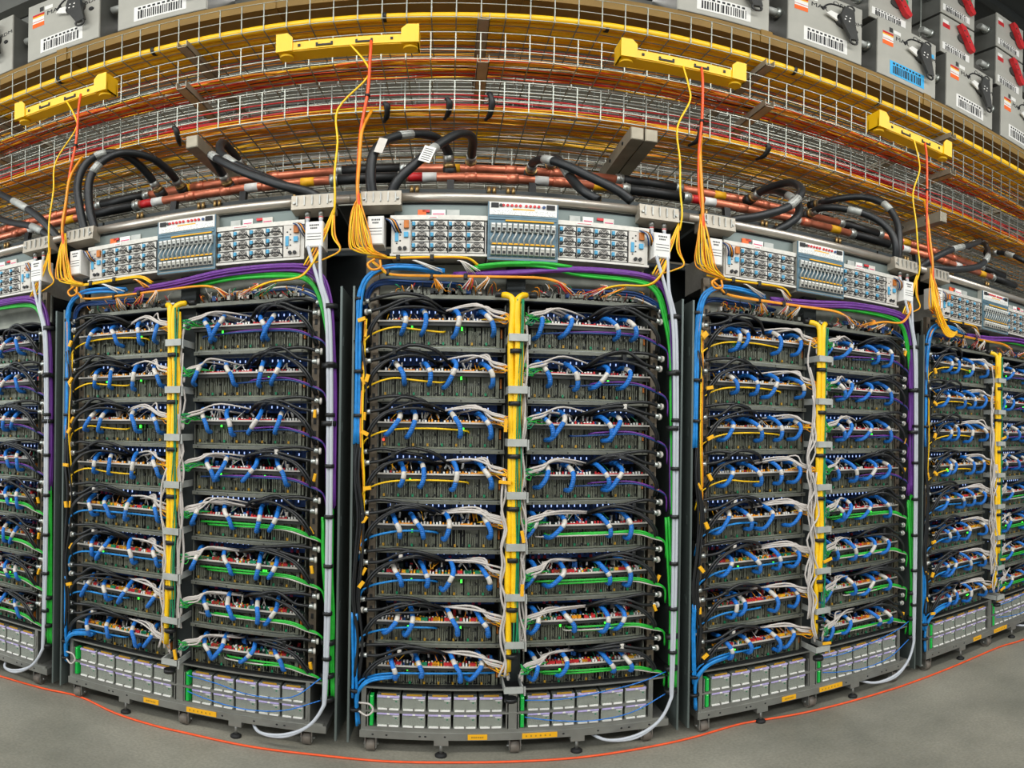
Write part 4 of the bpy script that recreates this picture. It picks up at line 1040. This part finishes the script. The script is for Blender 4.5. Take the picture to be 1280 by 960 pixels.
def breaker_box(label, X, Y, Z, w_, h_, dpt, red, labelmat, rs, seed=0):
    t = thing('breaker_box', label, 'electrical box', (X, Y, Z), 'grey breaker boxes on the overhead busway')
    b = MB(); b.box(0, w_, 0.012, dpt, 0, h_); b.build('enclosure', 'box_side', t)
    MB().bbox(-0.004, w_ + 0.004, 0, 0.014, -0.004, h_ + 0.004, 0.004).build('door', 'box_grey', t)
    s = w_ / 0.52
    l = MB(); l.box(0.10 * s, 0.41 * s, -0.0015, 0, 0.035 * s, 0.165 * s) if not red else l.box(0.02 * s, 0.44 * s, -0.0015, 0, 0.05 * s, 0.16 * s)
    xa, xb = (0.125, 0.385) if not red else (0.06, 0.38)
    barcode(l, xa * s, xb * s, 0.05 * s, 0.125 * s, -0.0015, 1, rs)
    for q in range(9): l.box((xa + q * (xb - xa) / 9) * s, (xa + (q + 0.6) * (xb - xa) / 9) * s, -0.0025, -0.0015, 0.135 * s, 0.152 * s)
    l.build('barcode_label', [labelmat, 'ink'], t)
    if not red:
        c = MB(); c.box(0.035, 0.125, -0.0015, 0, 0.375, 0.395); c.m = 1; c.box(0.035, 0.125, -0.0015, 0, 0.395, 0.41); c.m = 2; c.box(0.035, 0.125, -0.0015, 0, 0.34, 0.375)
        c.m = 3; c.box(0.035, 0.125, -0.0015, 0, 0.30, 0.34); c.m = 4; c.box(0.035, 0.125, -0.0015, 0, 0.41, 0.43); c.box(0.035, 0.125, -0.002, -0.0015, 0.355, 0.36)
        c.build('warning_label', ['white', 'tag_yellow', 'white', 'orange_tag', 'red'], t)
        c = MB(); c.box(0.09, 0.12, -0.0015, 0, 0.445, 0.49); c.m = 1; c.box(0.13, 0.19, -0.0015, 0, 0.445, 0.48); c.build('rating_sticker', ['lever_grey', 'white'], t)
        lx, lz = 0.37, 0.33
        d = MB()
        d.cyl((lx, -0.03, lz), (lx, -0.001, lz), 0.062, 16)
        d.prism([(lx - 0.045, lz + 0.02), (lx - 0.03, lz - 0.05), (lx + 0.03, lz - 0.175), (lx + 0.085, lz - 0.165), (lx + 0.06, lz - 0.03), (lx + 0.05, lz + 0.11), (lx - 0.02, lz + 0.12)], -0.052, -0.03)
        d.m = 1
        for a in range(4): d.cyl((lx + 0.022 * math.cos(a * 1.57 + 0.6), -0.055, lz + 0.022 * math.sin(a * 1.57 + 0.6)), (lx + 0.022 * math.cos(a * 1.57 + 0.6), -0.052, lz + 0.022 * math.sin(a * 1.57 + 0.6)), 0.006, 8)
        d.m = 0
        d.ring((lx + 0.052, -0.045, lz - 0.185), 0.028, 0.008, 14, 5); d.ring((lx + 0.03, -0.042, lz + 0.125), 0.026, 0.007, 14, 5)
        d.m = 2; d.prism([(lx - 0.135, lz + 0.005), (lx - 0.055, lz - 0.03), (lx - 0.045, lz + 0.035), (lx - 0.105, lz + 0.045)], -0.03, -0.018)
        d.build('lever', ['lever_grey', 'white', 'white'], t)
        a = MB(); a.tube([(lx - 0.14, -0.004, lz + 0.075), (lx - 0.115, -0.004, lz + 0.115), (lx - 0.07, -0.004, lz + 0.145), (lx + 0.03, -0.004, lz + 0.155)], 0.006, 5, 4)
        a.prism([(lx - 0.155, lz + 0.08), (lx - 0.14, lz + 0.05), (lx - 0.118, lz + 0.085)], -0.006, 0.0); a.build('arrow_mark', 'ink', t)
        letter('OFF', t, (lx - 0.075, -0.001, lz + 0.15), 0.15, 1.2); letter('MAR', t, (lx - 0.225, -0.001, lz + 0.055), 0, 1.15); letter('BDM', t, (lx + 0.05, -0.001, lz + 0.015), -0.1, 1.0)
        d = MB(); d.cyl((lx + 0.10, -0.008, lz - 0.045), (lx + 0.10, 0, lz - 0.045), 0.016, 10); d.build('stud', 'ink', t)
        if seed % 2: MB().box(0.455, 0.505, -0.0015, 0, 0.385, 0.425).build('blue_sticker', 'sky_tag', t)
    else:
        c = MB(); c.box(0.015, 0.075, -0.0015, 0, h_ - 0.09, h_ - 0.05); c.m = 1; c.box(0.015, 0.09, -0.0015, 0, h_ - 0.14, h_ - 0.09); c.build('warning_label', ['white', 'red'], t)
        MB().box(0.26, 0.33, -0.0015, 0, h_ - 0.17, h_ - 0.06).build('rating_sticker', 'teal', t)
        d = MB(); d.prism([(0.15, h_ - 0.06), (0.27, h_ - 0.28), (0.31, h_ - 0.30), (0.325, h_ - 0.26), (0.215, h_ - 0.055), (0.17, h_ - 0.035)], -0.05, -0.012); d.m = 1
        d.cyl((0.22, -0.014, h_ - 0.17), (0.22, 0, h_ - 0.17), 0.05, 12)
        for q in range(3): d.cyl((0.195 + q * 0.03, -0.053, h_ - 0.11 - q * 0.05), (0.195 + q * 0.03, -0.05, h_ - 0.11 - q * 0.05), 0.008, 8)
        d.build('lever', ['red', 'lever_grey'], t)
    q = MB(); q.cyl((-0.10, 0.10, h_ * 0.55), (0.0, 0.10, h_ * 0.55), 0.032, 12); q.m = 1; q.cyl((-0.03, 0.10, h_ * 0.55), (0.0, 0.10, h_ * 0.55), 0.042, 8)
    q.build('conduit_stub', ['grey_light', 'galv'], t)
    return t
rb = random.Random(5)
lows = [(-3.05, 'white', 'grey breaker box at the top left corner, cut by the left edge'), (-2.395, 'white', 'grey breaker box with OFF lever, first whole one at the top left'),
        (-1.745, 'white', 'grey breaker box at the top left, cut off by the upper edge'),
        (1.075, 'white', 'grey breaker box with only its white barcode showing, cut by the upper edge'), (1.725, 'white', 'grey breaker box with white barcode, left of the blue barcode one'),
        (2.38, 'sky_tag', 'grey breaker box with a bright blue barcode label'), (3.02, 'white', 'grey breaker box with white barcode, right of the blue barcode one'),
        (3.66, 'white', 'lower grey breaker box cut by the right edge')]
for i, (x, lm, lb) in enumerate(lows): breaker_box(lb, x, 2.7, 3.88, 0.52, 0.54, 0.40, False, lm, rb, i)
ups = [(2.36, 4.47, 'small grey box with red lever above the blue barcode box'), (3.02, 4.47, 'small grey box with red lever, lower of the pair at top right'),
       (3.02, 4.93, 'small grey box with red lever, upper of the pair at top right'), (3.67, 4.47, 'small grey box with red lever, lower one at the right edge'),
       (3.67, 4.93, 'small grey box with red lever, upper one at the right edge')]
for i, (x, z, lb) in enumerate(ups): breaker_box(lb, x, 2.76, z, 0.365, 0.43, 0.36, True, 'white', rb, i)
t = thing('busway', 'grey busway duct that carries the breaker boxes', 'busway', (0, 0, 0))
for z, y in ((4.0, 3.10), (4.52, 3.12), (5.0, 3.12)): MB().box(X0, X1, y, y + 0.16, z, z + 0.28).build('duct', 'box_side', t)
rods(t, 3.29, 4.0, [0.2 + 1.27 * i for i in range(-2, 4)])
# small clear-fronted meter box at the far left
# ------------------------------------------------------------------ orange cable on the floor
FP = [(-2.3, 2.03), (-1.976, 2.072), (-1.721, 2.10), (-1.536, 2.13), (-1.313, 2.075), (-1.101, 2.055), (-0.962, 2.055), (-0.692, 2.045), (-0.449, 2.052), (-0.215, 2.048), (0.012, 2.056), (0.239, 2.056), (0.471, 2.054),
      (0.719, 2.07), (0.922, 2.09), (1.135, 2.125), (1.255, 2.12), (1.458, 2.09), (1.715, 2.07), (1.908, 2.06), (2.023, 2.055), (2.345, 2.055), (2.797, 2.06), (3.033, 2.02), (3.6, 2.0)]
g = MB(); g.tube([(x, y, 0.0055) for x, y in FP], 0.0052, 6, 4)
tag(g.build('floor_cable', 'orange'), 'orange cable lying on the concrete along the foot of the racks', 'cable')
